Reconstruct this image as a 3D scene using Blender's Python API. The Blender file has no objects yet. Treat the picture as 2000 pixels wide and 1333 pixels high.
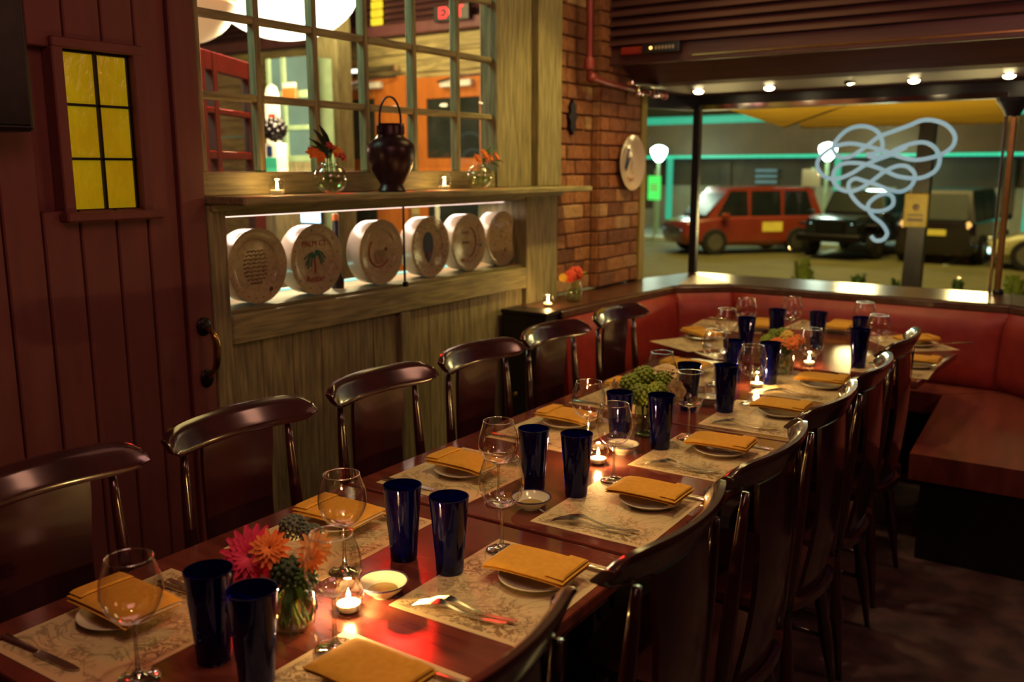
import bpy, math, random
from math import sin, cos, pi, radians, sqrt, atan2
from mathutils import Vector, Matrix
random.seed(7)
sc = bpy.context.scene
COL = sc.collection
# ---------------------------------------------------------------- camera
FPX, YAW, PITCH, ROLL = 1783.26, -0.588627, -0.186315, -0.0014935
EYE = Vector((0, 0, 1.62))
fw = Vector((sin(YAW)*cos(PITCH), cos(YAW)*cos(PITCH), sin(PITCH)))
rt = fw.cross(Vector((0, 0, 1))).normalized(); up = rt.cross(fw)
R_ = cos(ROLL)*rt + sin(ROLL)*up; U_ = -sin(ROLL)*rt + cos(ROLL)*up
cam = bpy.data.cameras.new('camera'); camo = bpy.data.objects.new('camera', cam); COL.objects.link(camo)
m = Matrix((R_, U_, -fw)).transposed().to_4x4(); m.translation = EYE; camo.matrix_world = m
cam.sensor_width = 36; cam.lens = FPX/2000*36; cam.clip_start = .02; cam.clip_end = 300
cam.dof.use_dof = True; cam.dof.focus_distance = 2.25; cam.dof.aperture_fstop = 2.8
sc.camera = camo
sc.view_settings.view_transform = 'Standard'; sc.view_settings.look = 'None'
sc.view_settings.gamma = 1; sc.view_settings.use_curve_mapping = False
sc.view_settings.exposure = 0.7
# ---------------------------------------------------------------- sky: a clear city night
w = bpy.data.worlds.new('night'); sc.world = w; w.use_nodes = True
w.node_tree.nodes['Background'].inputs[0].default_value = (.36, .21, .62, 1)
w.node_tree.nodes['Background'].inputs[1].default_value = .03
# ---------------------------------------------------------------- lights of the room
def lamp(kind, name, loc, power, color, size=.1, aim=None, angle=None, blend=.6, sy=None, spread=None):
    l = bpy.data.lights.new(name, kind); o = bpy.data.objects.new(name, l); COL.objects.link(o)
    o.location = loc; l.energy = power; l.color = color
    if kind == 'AREA':
        l.size = size
        if sy: l.shape = 'RECTANGLE'; l.size_y = sy
        if spread: l.spread = radians(spread)
    else: l.shadow_soft_size = size
    if kind == 'SPOT': l.spot_size = radians(angle); l.spot_blend = blend
    if aim is not None:
        o.rotation_euler = (Vector(aim)-Vector(loc)).to_track_quat('-Z', 'Y').to_euler()
    return o
WARM = (1, .70, .30)
for i, (x, y, p) in enumerate([(-1.2, 1.0, 13), (-1.15, 2.2, 28), (-1.2, 3.4, 28), (-1.2, 4.6, 12)]):
    lamp('SPOT', 'ceiling_spot', (x, y-.1, 2.75 if y < 4.5 else 2.09), p, WARM, .05, (x, y, .7), 75, 1)
lamp('SPOT', 'wall_washer', (-1.5, 4.1, 2.9), 60, (1, .72, .2), .05, (-2.6, 4.1, 1.35), 62, 1)
lamp('AREA', 'fascia_glow', (-.2, 3.4, 2.2), 4, (1, .5, .38), .8, (-.8, 4.85, 2.6))  # unseen area light added to bring out the fascia slats
lamp('SPOT', 'aisle_spot', (-.35, 1.75, 2.95), 30, (1, .78, .35), .04, (-.62, 1.6, 1.0), 60, 1)
lamp('AREA', 'rail_highlight_fill', (-1.7, 4.0, 3.02), 7, (1, .72, .25), .9, (-1.7, 4.0, 0))  # unseen area light added to reflect in the aisle chairs' top rails
lamp('AREA', 'door_glow', (-.6, .6, 2.6), 5.5, (1, .42, .36), .8, (-2.6, 1.5, 1.5))
lamp('AREA', 'room_glow', (-.2, 1.2, 3.0), 3, (1, .42, .25), 1.6, (-1.4, 2.2, .8))
lamp('AREA', 'bar_glow', (1.4, 3.4, 2.7), 8.5, (1, .45, .28), .8, (-1.0, 4.4, .6))
lamp('SPOT', 'brick_washer', (-2.0, 4.7, 2.22), 9, (1, .55, .18), .03, (-2.6, 4.95, 1.1), 80, 1)

# ---------------------------------------------------------------- mesh builder
class MB:
    def __init__(s): s.v = []; s.f = []; s.mi = []; s.cur = 0
    def add(s, V, F):
        n = len(s.v); s.v += [tuple(p) for p in V]; s.f += [tuple(i+n for i in f) for f in F]; s.mi += [s.cur]*len(F); return s
    def box(s, a, b, bev=0, rz=0, c=None):
        x0, y0, z0 = [min(p, q) for p, q in zip(a, b)]; x1, y1, z1 = [max(p, q) for p, q in zip(a, b)]
        e = min(bev, (x1-x0)*.45, (y1-y0)*.45, (z1-z0)*.45)
        if e <= 0:
            V = [(x, y, z) for z in (z0, z1) for y in (y0, y1) for x in (x0, x1)]
            F = [(0, 2, 3, 1), (4, 5, 7, 6), (0, 1, 5, 4), (2, 6, 7, 3), (0, 4, 6, 2), (1, 3, 7, 5)]
        else:
            V = []
            for z, i in ((z0, e), (z0+e, 0), (z1-e, 0), (z1, e)):
                X0, X1, Y0, Y1 = x0+i, x1-i, y0+i, y1-i; k = e if i == 0 else e*.4
                V += [(X0+k, Y0, z), (X1-k, Y0, z), (X1, Y0+k, z), (X1, Y1-k, z), (X1-k, Y1, z), (X0+k, Y1, z), (X0, Y1-k, z), (X0, Y0+k, z)]
            F = [tuple(range(7, -1, -1)), tuple(range(24, 32))]
            for L in range(3):
                for j in range(8):
                    k = (j+1) % 8; F.append((L*8+j, L*8+k, L*8+8+k, L*8+8+j))
        if rz:
            cx, cy = c if c else ((x0+x1)/2, (y0+y1)/2); C, S = cos(rz), sin(rz)
            V = [(cx+(x-cx)*C-(y-cy)*S, cy+(x-cx)*S+(y-cy)*C, z) for x, y, z in V]
        return s.add(V, F)
    def lathe(s, prof, n=24, c=(0, 0, 0), axis='z', closed=False):
        V = []; F = []
        for r, z in prof:
            for i in range(n):
                a = 2*pi*i/n; p = (r*cos(a), r*sin(a), z)
                if axis == 'x': p = (p[2], p[0], p[1])
                if axis == 'y': p = (p[1], p[2], p[0])
                V.append((p[0]+c[0], p[1]+c[1], p[2]+c[2]))
        m_ = len(prof)
        for j in range(m_-1):
            for i in range(n):
                k = (i+1) % n; F.append((j*n+i, j*n+k, (j+1)*n+k, (j+1)*n+i))
        if not closed:
            if prof[0][0] > 1e-5: F.append(tuple(range(n-1, -1, -1)))
            if prof[-1][0] > 1e-5: F.append(tuple((m_-1)*n+i for i in range(n)))
        return s.add(V, F)
    def tube(s, pts, r, n=8, cap=True, flat=1.0):
        pts = [Vector(p) for p in pts]; V = []; F = []; N = len(pts)
        rr = r if isinstance(r, (list, tuple)) else [r]*N
        t0 = (pts[1]-pts[0]).normalized(); ref = Vector((0, 0, 1)) if abs(t0.z) < .9 else Vector((1, 0, 0))
        u = t0.cross(ref).normalized()
        for i, p in enumerate(pts):
            t = (pts[min(i+1, N-1)]-pts[max(i-1, 0)]).normalized()
            u = (u-t*u.dot(t)); u = u.normalized() if u.length > 1e-6 else t.orthogonal().normalized()
            v = t.cross(u)
            for j in range(n):
                a = 2*pi*j/n; V.append(p+u*rr[i]*cos(a)+v*rr[i]*flat*sin(a))
        for i in range(N-1):
            for j in range(n):
                k = (j+1) % n; F.append((i*n+j, i*n+k, (i+1)*n+k, (i+1)*n+j))
        if cap: F += [tuple(range(n-1, -1, -1)), tuple((N-1)*n+j for j in range(n))]
        return s.add(V, F)
    def prism(s, poly, z0, z1, axis='z'):
        n = len(poly)
        def q(a, b, c): return (a, b, c) if axis == 'z' else ((c, a, b) if axis == 'x' else (a, c, b))
        V = [q(a, b, z0) for a, b in poly]+[q(a, b, z1) for a, b in poly]
        F = [tuple(range(n-1, -1, -1)), tuple(range(n, 2*n))]+[(i, (i+1) % n, n+(i+1) % n, n+i) for i in range(n)]
        return s.add(V, F)
    def grid(s, fn, nu, nv):
        V = [fn(i/nu, j/nv) for j in range(nv+1) for i in range(nu+1)]
        F = [(j*(nu+1)+i, j*(nu+1)+i+1, (j+1)*(nu+1)+i+1, (j+1)*(nu+1)+i) for j in range(nv) for i in range(nu)]
        return s.add(V, F)
    def ball(s, c, r, n=10, m_=6, sc_=(1, 1, 1)):
        prof = [(max(r*sin(pi*j/m_), 1e-6), -r*cos(pi*j/m_)) for j in range(m_+1)]
        V0 = len(s.v); s.lathe(prof, n)
        for i in range(V0, len(s.v)):
            x, y, z = s.v[i]; s.v[i] = (x*sc_[0]+c[0], y*sc_[1]+c[1], z*sc_[2]+c[2])
        return s
    def slab(s, fn, nu, nv):
        """closed curved slab; fn(u, v, side) with side 0/1"""
        n0 = len(s.v); s.grid(lambda u, v: fn(u, v, 0), nu, nv); n1 = len(s.v); s.grid(lambda u, v: fn(u, v, 1), nu, nv)
        k = (nu+1)*nv+nu+1
        for fi in range(len(s.f)-nu*nv, len(s.f)): s.f[fi] = tuple(reversed(s.f[fi]))
        edge = [i for i in range(nu+1)]+[j*(nu+1)+nu for j in range(1, nv+1)]+[nv*(nu+1)+i for i in range(nu-1, -1, -1)]+[j*(nu+1) for j in range(nv-1, 0, -1)]
        for a, b in zip(edge, edge[1:]+edge[:1]):
            s.f.append((n0+b, n0+a, n1+a, n1+b)); s.mi.append(s.cur)
        return s
    def build(s, name, mat, parent=None, smooth=False, loc=None, rz=None):
        me = bpy.data.meshes.new(name); me.from_pydata(s.v, [], s.f)
        mats = mat if isinstance(mat, (list, tuple)) else [mat]
        for q in mats: me.materials.append(q)
        if len(mats) > 1:
            for p, i in zip(me.polygons, s.mi): p.material_index = i
        if smooth: me.polygons.foreach_set('use_smooth', [True]*len(me.polygons))
        me.update()
        o = bpy.data.objects.new(name, me); COL.objects.link(o)
        if smooth == 'auto':
            me.set_sharp_from_angle(angle=radians(38))
        if parent is not None: o.parent = parent
        if loc is not None: o.location = loc
        if rz is not None: o.rotation_euler = (0, 0, rz)
        return o
def tag(o, label=None, cat=None, group=None, kind=None):
    if label: o['label'] = label
    if cat: o['category'] = cat
    if group: o['group'] = group
    if kind: o['kind'] = kind
    return o
def thing(name, loc=(0, 0, 0), label=None, cat=None, group=None, rz=0, kind=None):
    o = bpy.data.objects.new(name, None); COL.objects.link(o); o.empty_display_size = .05
    o.location = loc; o.rotation_euler = (0, 0, rz); return tag(o, label, cat, group, kind)
def dup(o, loc=None, rz=None, label=None, parent=None):
    c = o.copy(); COL.objects.link(c)
    if parent is not None: c.parent = parent
    for ch in list(o.children): dup(ch, parent=c)
    if loc is not None: c.location = loc
    if rz is not None: c.rotation_euler = (0, 0, rz)
    if label: c['label'] = label
    return c
def struct(o, label=None): o['kind'] = 'structure'; return tag(o, label)
def at(px, py, axis, val):
    """real point on the plane axis=val seen at photograph position px,py"""
    d = R_*((px-1000)/FPX) - U_*((py-666.5)/FPX) + fw
    return EYE + d*((val-EYE[axis])/d[axis])
def crom(P, k=6, closed=False):
    P = [Vector(p) for p in P]; n = len(P); o = []
    for i in range(n-1):
        a, b, c, d = P[max(i-1, 0)], P[i], P[i+1], P[min(i+2, n-1)]
        for j in range(k):
            t = j/k; o.append(.5*((2*b)+(c-a)*t+(2*a-5*b+4*c-d)*t*t+(-a+3*b-3*c+d)*t**3))
    o.append(P[-1]); return o

# ---------------------------------------------------------------- materials
def mk(name):
    m_ = bpy.data.materials.new(name); m_.use_nodes = True; nt = m_.node_tree
    return m_, nt, nt.nodes['Principled BSDF']
def ramp(nt, fac, stops):
    r = nt.nodes.new('ShaderNodeValToRGB'); el = r.color_ramp.elements
    while len(el) < len(stops): el.new(.5)
    for e, (p, c) in zip(el, stops): e.position = p; e.color = (*c, 1)
    nt.links.new(fac, r.inputs[0]); return r.outputs[0]
def noise(nt, scale, mp=(1, 1, 1), det=4, coord='Object', dist=0, rough=.5):
    tc = nt.nodes.new('ShaderNodeTexCoord'); mpn = nt.nodes.new('ShaderNodeMapping'); mpn.inputs['Scale'].default_value = mp
    n = nt.nodes.new('ShaderNodeTexNoise'); n.inputs['Scale'].default_value = scale; n.inputs['Detail'].default_value = det
    n.inputs['Distortion'].default_value = dist; n.inputs['Roughness'].default_value = rough
    nt.links.new(tc.outputs[coord], mpn.inputs[0]); nt.links.new(mpn.outputs[0], n.inputs['Vector']); return n.outputs['Fac']
def bump(nt, b, h, strength=.3, dist=.002):
    n = nt.nodes.new('ShaderNodeBump'); n.inputs['Strength'].default_value = strength; n.inputs['Distance'].default_value = dist
    nt.links.new(h, n.inputs['Height']); nt.links.new(n.outputs[0], b.inputs['Normal'])
def surf(name, c1, c2=None, scale=8, mp=(1, 1, 1), rough=.5, metal=0, bmp=0, coat=0, lo=.3, hi=.7, det=4, spec=None, dist=0, bd=.002):
    m_, nt, b = mk(name); c2 = c2 or tuple(x*.8 for x in c1)
    n = noise(nt, scale, mp, det, dist=dist); nt.links.new(ramp(nt, n, [(lo, c2), (hi, c1)]), b.inputs['Base Color'])
    b.inputs['Roughness'].default_value = rough; b.inputs['Metallic'].default_value = metal
    b.inputs['Coat Weight'].default_value = coat; b.inputs['Coat Roughness'].default_value = .12
    if spec is not None: b.inputs['Specular IOR Level'].default_value = spec
    if bmp: bump(nt, b, n, bmp, bd)
    return m_
def glow(name, c, s, c2=None, scale=10):
    m_, nt, b = mk(name); b.inputs['Base Color'].default_value = (.02, .02, .02, 1)
    n = noise(nt, scale); o = ramp(nt, n, [(.35, c2 or tuple(x*.85 for x in c)), (.65, c)])
    nt.links.new(o, b.inputs['Emission Color']); b.inputs['Emission Strength'].default_value = s; return m_
def thin(name, tint=(1, 1, 1), base=.05, gain=.8, rough=.02, power=3.0, gcol=(1, 1, 1), body=None):
    """thin-walled glass: straight see-through with a mirror reflection that grows at grazing angles"""
    m_, nt, b = mk(name); nt.nodes.remove(b); out = nt.nodes['Material Output']
    tr = nt.nodes.new('ShaderNodeBsdfTransparent'); tr.inputs[0].default_value = (*tint, 1)
    g = nt.nodes.new('ShaderNodeBsdfGlossy'); g.inputs['Roughness'].default_value = rough; g.inputs[0].default_value = (*gcol, 1)
    lw = nt.nodes.new('ShaderNodeLayerWeight'); lw.inputs[0].default_value = .5
    pw = nt.nodes.new('ShaderNodeMath'); pw.operation = 'POWER'; pw.inputs[1].default_value = power
    ma = nt.nodes.new('ShaderNodeMath'); ma.operation = 'MULTIPLY_ADD'; ma.inputs[1].default_value = gain; ma.inputs[2].default_value = base; ma.use_clamp = True
    mx = nt.nodes.new('ShaderNodeMixShader')
    nt.links.new(lw.outputs['Facing'], pw.inputs[0]); nt.links.new(pw.outputs[0], ma.inputs[0]); nt.links.new(ma.outputs[0], mx.inputs[0])
    src = tr.outputs[0]
    if body:
        df = nt.nodes.new('ShaderNodeBsdfDiffuse'); df.inputs[0].default_value = (*body, 1); m2 = nt.nodes.new('ShaderNodeMixShader'); m2.inputs[0].default_value = .09
        nt.links.new(src, m2.inputs[1]); nt.links.new(df.outputs[0], m2.inputs[2]); src = m2.outputs[0]
    nt.links.new(src, mx.inputs[1]); nt.links.new(g.outputs[0], mx.inputs[2]); nt.links.new(mx.outputs[0], out.inputs[0])
    return m_
M = {}
M['chair'] = surf('stained chair wood', (.045, .009, .011), (.018, .0045, .008), 6, (1, 1, .25), .22, coat=1.0)
M['table'] = surf('varnished table wood', (.16, .036, .024), (.08, .017, .014), 5, (.7, 5, 5), .15, coat=.3, bmp=.03)
M['door'] = surf('dark red paint', (.17, .043, .037), (.13, .033, .03), 25, (1, 1, .15), .62, bmp=.25)
M['weathv'] = surf('weathered boards upright', (.30, .26, .125), (.13, .112, .058), 13, (5, 5, .45), .7, bmp=.4, lo=.32, hi=.66, det=10, dist=.35)
M['weathh'] = surf('weathered boards level', (.32, .28, .13), (.15, .13, .068), 13, (5, .45, 5), .62, bmp=.35, lo=.32, hi=.66, det=10, dist=.35)
M['weathx'] = surf('weathered boards far wall', (.42, .33, .13), (.13, .10, .045), 5, (.5, 5, 5), .7, bmp=.4, lo=.3, hi=.65, det=8, dist=1)
M['blackwood'] = surf('black stained wood', (.012, .008, .014), (.006, .004, .008), 8, rough=.4)
M['soffit'] = surf('dark plum boards', (.10, .038, .04), (.055, .02, .026), 6, (.4, 4, 4), .5, bmp=.2)
M['leather'] = surf('red leather', (.33, .035, .025), (.25, .02, .02), 14, rough=.42, bmp=.25, det=6)
M['seatwood'] = surf('worn red leather seat', (.22, .05, .035), (.12, .022, .02), 4, (5, .6, 1), .34, bmp=.1)
M['ledge'] = surf('varnished ledge wood', (.11, .045, .028), (.05, .018, .014), 6, (3, 3, 3), .3, coat=.15)
M['napkin'] = surf('mustard napkin cloth', (.62, .31, .03), (.52, .25, .02), 60, rough=.9, bmp=.3, det=6)
M['card'] = surf('cream card', (.62, .46, .27), (.52, .38, .22), 90, (1, .25, 1), .7, lo=.42, hi=.6)
M['china'] = surf('white china', (.56, .50, .40), (.52, .46, .36), 10, rough=.18)
M['chinaplate'] = surf('white painted china', (.56, .46, .25), (.44, .34, .18), 38, rough=.2, lo=.36, hi=.52, det=8, dist=1.5)
M['steel'] = surf('polished steel', (.75, .70, .62), (.68, .62, .55), 10, rough=.24, metal=1)
M['chrome'] = surf('chrome', (.8, .8, .78), (.7, .7, .68), 10, rough=.1, metal=1)
M['brass'] = surf('aged brass', (.55, .36, .10), (.30, .18, .05), 20, rough=.25, metal=1)
M['iron'] = surf('black iron', (.02, .015, .018), (.01, .008, .01), 20, rough=.35, metal=.6)
M['clear'] = thin('clear thin glass', (.95, .95, .93), .06, 1.0, .015, 2.2)
M['clear2'] = thin('clear vase glass', (.93, .95, .90), .10, .9, .01, 1.8)
M['stem'] = thin('clear stem glass', (.86, .86, .82), .22, .9, .05, 1.5)
M['rimg'] = thin('glass rim', (.9, .9, .88), .40, .6, .12, 1.2)
M['pane'] = thin('window pane', (.94, .95, .94), .012, .22, .02, 3)
M['blue'] = thin('cobalt blue glass', (.014, .025, .40), .045, .6, .03, 2.4, (.5, .55, 1), body=(.008, .012, .22))
M['water'] = thin('vase water', (.80, .86, .70), .03, .3, .01, 3)
M['wax'] = surf('candle wax', (.85, .75, .55), rough=.5)
M['flame'] = glow('candle flame', (1, .62, .22), 45, (1, .72, .35))
M['urn'] = surf('dark bronze urn', (.05, .014, .022), (.02, .007, .014), 9, rough=.33, metal=.35)
M['brick'] = None
M['mortar'] = surf('dark mortar', (.22, .105, .05), (.14, .065, .035), 30, rough=.95, bmp=.4)
M['white'] = surf('white printed paper', (.75, .72, .66), (.6, .56, .5), 40, rough=.6)
M['floor'] = surf('dark speckled floor', (.10, .05, .055), (.035, .018, .024), 9, (1, 1, 1), .75, bmp=.3, det=10, lo=.35, hi=.65)
M['ceil'] = surf('dark ceiling', (.06, .03, .03), rough=.8)
M['wallp'] = surf('dark plaster', (.16, .09, .06), rough=.85)
def brickmat():
    m_, nt, b = mk('old brick'); oi = nt.nodes.new('ShaderNodeObjectInfo')
    n = noise(nt, 30, det=8); base = ramp(nt, oi.outputs['Random'], [(0, (.13, .05, .03)), (.3, (.30, .12, .05)), (.6, (.20, .075, .035)), (.8, (.36, .17, .07)), (1, (.40, .26, .14))])
    mx = nt.nodes.new('ShaderNodeMix'); mx.data_type = 'RGBA'; mx.blend_type = 'MULTIPLY'; mx.inputs['Factor'].default_value = .7
    nt.links.new(base, mx.inputs['A']); nt.links.new(ramp(nt, n, [(.3, (.45, .4, .38)), (.65, (1, 1, 1))]), mx.inputs['B'])
    nt.links.new(mx.outputs['Result'], b.inputs['Base Color']); b.inputs['Roughness'].default_value = .9; bump(nt, b, n, .6, .006); return m_
M['brick'] = brickmat()
def matpaper():
    """cream paper with a brown pen-drawn landscape printed on it"""
    m_, nt, b = mk('printed paper placemat'); oi = nt.nodes.new('ShaderNodeObjectInfo')
    n1 = noise(nt, 7, det=3, dist=2.2); n2 = noise(nt, 34, (1, 1, 1), 6, dist=3)
    # level lines of the noise give pen strokes
    def lines(n, f, wdt):
        a = nt.nodes.new('ShaderNodeMath'); a.operation = 'MULTIPLY'; a.inputs[1].default_value = f; nt.links.new(n, a.inputs[0])
        c = nt.nodes.new('ShaderNodeMath'); c.operation = 'PINGPONG'; c.inputs[1].default_value = 1; nt.links.new(a.outputs[0], c.inputs[0])
        return ramp(nt, c.outputs[0], [(0, (.16, .11, .06)), (wdt, (1, 1, 1))])
    l1 = lines(n1, 9, .22); n3 = noise(nt, 5, det=2, dist=1)
    sh = ramp(nt, n2, [(.42, (.38, .30, .20)), (.58, (1, 1, 1))])
    msk = ramp(nt, n3, [(.45, (0, 0, 0)), (.6, (1, 1, 1))])
    def mul(a, bb, f=1, facs=None):
        x = nt.nodes.new('ShaderNodeMix'); x.data_type = 'RGBA'; x.blend_type = 'MULTIPLY'; x.inputs['Factor'].default_value = f
        if facs is not None: nt.links.new(facs, x.inputs['Factor'])
        if isinstance(a, tuple): x.inputs['A'].default_value = (*a, 1)
        else: nt.links.new(a, x.inputs['A'])
        nt.links.new(bb, x.inputs['B']); return x.outputs['Result']
    body = mul(mul((.52, .39, .22), l1, .55), sh, 1, msk)
    # a plain margin round the sheet
    tc = nt.nodes.new('ShaderNodeTexCoord'); sp = nt.nodes.new('ShaderNodeSeparateXYZ'); nt.links.new(tc.outputs['Generated'], sp.inputs[0])
    ms = []
    for ax, mg in (('X', .035), ('Y', .03)):
        a = nt.nodes.new('ShaderNodeMath'); a.operation = 'SUBTRACT'; a.inputs[1].default_value = .5; nt.links.new(sp.outputs[ax], a.inputs[0])
        c = nt.nodes.new('ShaderNodeMath'); c.operation = 'ABSOLUTE'; nt.links.new(a.outputs[0], c.inputs[0])
        d = nt.nodes.new('ShaderNodeMath'); d.operation = 'GREATER_THAN'; d.inputs[1].default_value = .5-mg; nt.links.new(c.outputs[0], d.inputs[0]); ms.append(d.outputs[0])
    mx_ = nt.nodes.new('ShaderNodeMath'); mx_.operation = 'MAXIMUM'; nt.links.new(ms[0], mx_.inputs[0]); nt.links.new(ms[1], mx_.inputs[1])
    fin = nt.nodes.new('ShaderNodeMix'); fin.data_type = 'RGBA'; nt.links.new(mx_.outputs[0], fin.inputs['Factor'])
    nt.links.new(body, fin.inputs['A']); fin.inputs['B'].default_value = (.52, .39, .22, 1)
    nt.links.new(fin.outputs['Result'], b.inputs['Base Color']); b.inputs['Roughness'].default_value = .6
    return m_
M['mat'] = matpaper()
for k, c in dict(pink=(.80, .03, .11), orange=(.90, .20, .02), peach=(.78, .33, .08), yellowf=(.8, .5, .06), greenf=(.22, .30, .03), leaf=(.07, .16, .03), darkleaf=(.03, .06, .025),
                 greyf=(.11, .13, .09), stemg=(.20, .33, .05), tan=(.55, .38, .18), red=(.5, .02, .02), seedc=(.12, .02, .03)).items():
    M[k] = surf(k+' petal', c, tuple(x*.7 for x in c), 30, rough=.65)
# ================================================================= THE SETTING
MB().box((-2.6, -1.5, -.06), (1.6, 5.9, 0)).build('floor', M['floor'])['kind'] = 'structure'
XW = -2.6   # plane of the left wall
# ceiling of the dining room and its outer walls
struct(MB().box((-2.6, -1.5, 3.1), (1.6, 4.86, 3.2)).build('ceiling', M['ceil']))
struct(MB().box((1.6, -1.5, 0), (1.7, 5.9, 3.1)).build('wall_right', M['wallp']))
struct(MB().box((-2.7, -1.6, 0), (1.7, -1.5, 3.1)).build('wall_back', M['wallp']))
struct(MB().box((XW-.1, -1.5, 0), (XW, .98, 3.1)).build('wall_left', M['door']))
struct(MB().box((XW-.1, .98, 2.55), (XW, 2.02, 3.1)).build('wall_left', M['door']))
# --- red plank door with a six-pane amber window
d = thing('door_1', (XW, .98, 0), kind='structure'); d['label'] = 'dark red plank door with a small amber window'
ys = [0, .12, .24, .36, .475, .59, .71, .82, .935, 1.04]   # board joints, measured from the hinge side
for i in range(9):
    a, b_ = ys[i]+.003, ys[i+1]-.003
    if 4 <= i <= 6 :   # boards interrupted by the window
        MB().box((-.045, a, .01), (0, b_, 1.50), .004).build('board', M['door'], d)
        MB().box((-.045, a, 1.965), (0, b_, 2.55), .004).build('board', M['door'], d)
    else: MB().box((-.045, a, .01), (0 if i < 8 else .012, b_, 2.55), .004).build('board', M['door'], d)
MB().box((-.08, 0, .01), (-.046, 1.04, 1.50)).box((-.08, 0, 1.965), (-.046, 1.04, 2.55)).box((-.08, 0, 1.5), (-.046, .575, 1.965)).box((-.08, .80, 1.5), (-.046, 1.04, 1.965)).build('backing', M['door'], d)
W0, W1, Z0, Z1 = .575, .80, 1.495, 1.965
MB().box((-.04, W0-.035, Z0-.005), (.016, W0, Z1+.005), .004).box((-.04, W1, Z0-.005), (.016, W1+.035, Z1+.005), .004).box((-.04, W0-.035, Z1), (.02, W1+.035, Z1+.03), .004)\
    .box((-.04, W0-.05, Z0-.028), (.05, W1+.05, Z0), .006).build('window_casing', M['door'], d)
fr = MB().box((-.035, W0, Z0), (-.01, W0+.008, Z1)).box((-.035, W1-.008, Z0), (-.01, W1, Z1)).box((-.035, W0, Z0), (-.01, W1, Z0+.008)).box((-.035, W0, Z1-.008), (-.01, W1, Z1))\
    .box((-.032, (W0+W1)/2-.004, Z0), (-.006, (W0+W1)/2+.004, Z1))
for k in (1, 2): fr.box((-.032, W0, Z0+k*(Z1-Z0)/3-.004), (-.006, W1, Z0+k*(Z1-Z0)/3+.004))
fr = fr.build('window_frame', M['iron'], d)
def ambermat():
    m_, nt, b = mk('amber seeded glass'); n = noise(nt, 45, (1, 1, .35), 5, dist=.8); n2 = noise(nt, 6, (1, 1, 1), 2)
    nt.links.new(ramp(nt, n, [(.3, (.30, .17, .0)), (.7, (.45, .28, .01))]), b.inputs['Base Color'])
    e = ramp(nt, n2, [(.3, (.62, .38, .004)), (.7, (.66, .50, .006))]); nt.links.new(e, b.inputs['Emission Color']); b.inputs['Emission Strength'].default_value = .17
    b.inputs['Roughness'].default_value = .12; bump(nt, b, n, .6, .006); return m_
M['amber'] = ambermat()   # back light put in as a faint glow of the panes themselves
for i in range(2):
    for j in range(3):
        y0 = (W0+.008, (W0+W1)/2+.004)[i]; y1 = ((W0+W1)/2-.004, W1-.008)[i]; h = (Z1-Z0)/3
        MB().box((-.024, y0, Z0+j*h+(.008 if j == 0 else .004)), (-.018, y1, Z0+(j+1)*h-(.008 if j == 2 else .004))).build('pane', M['amber'], fr)
h = MB().tube(crom([(.014, .995, 1.085), (.05, .995, 1.08), (.068, 1.0, 1.05), (.07, 1.0, 1.0), (.062, .998, .955), (.035, .995, .925), (.014, .995, .915)], 5), [.009]*8+[.012]*14+[.009]*9, 10)
MB().ball((.016, .995, 1.092), .030, 16, 8, sc_=(.3, 1, 1.1)).build('rosette', M['iron'], d, smooth=True); MB().ball((.016, .995, .910), .027, 16, 8, sc_=(.3, 1, 1.2)).build('rosette', M['iron'], d, smooth=True)
tag(h.build('pull_handle', M['brass'], d, smooth=True), 'aged brass pull handle')
# black speaker on the wall at the picture's left edge
s = thing('wall_speaker', (XW, 1.22, 1.72), 'black box speaker high on the red plank wall at the left edge', 'speaker')
MB().box((.014, -.16, 0), (.15, .16, .62), .01).build('cabinet', M['blackwood'], s)
MB().box((0, -.04, .15), (.014, .04, .45)).build('bracket', M['iron'], s)
MB().box((.15, -.145, .015), (.156, .145, .605), .003).build('grille', M['iron'], s)

# --- weathered partition: wainscot, display case, shelf, mullioned window
wl = thing('wall_left', (XW, 0, 0), kind='structure'); wl['label'] = 'weathered grey wooden partition with panelled wainscot'
def wpart(name, a, b_, mat='weathv', bev=.004, par=wl): return MB().box(a, b_, bev).build(name, M[mat], par)
wpart('stile', (-.1, 2.022, 0), (.012, 2.098, 1.50)); wpart('stile', (-.1, 4.018, 0), (.012, 4.33, 1.50))
wpart('rail', (-.1, 2.10, 1.005), (.012, 4.016, 1.112), 'weathh'); wpart('rail', (-.1, 2.10, 1.465), (.006, 4.016, 1.50), 'weathh')
wpart('stile', (-.1, 3.01, .14), (.010, 3.075, 1.003)); wpart('rail', (-.1, 2.10, 0), (.012, 4.016, .138), 'weathh')
for (a, b_, n) in ((2.10, 3.008, 6), (3.077, 4.016, 6)):
    for i in range(n):
        q = (b_-a)/n; wpart('panel_board', (-.1, a+i*q+.0012, .14), (-.018, a+(i+1)*q-.0012, 1.003), 'weathv', .003)
MB().box((-.1, 2.022, 1.502), (.20, 4.38, 1.53), .006).box((0, 2.03, 1.478), (.03, 4.36, 1.502), .004).build('shelf', M['weathh'], wl)
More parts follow.
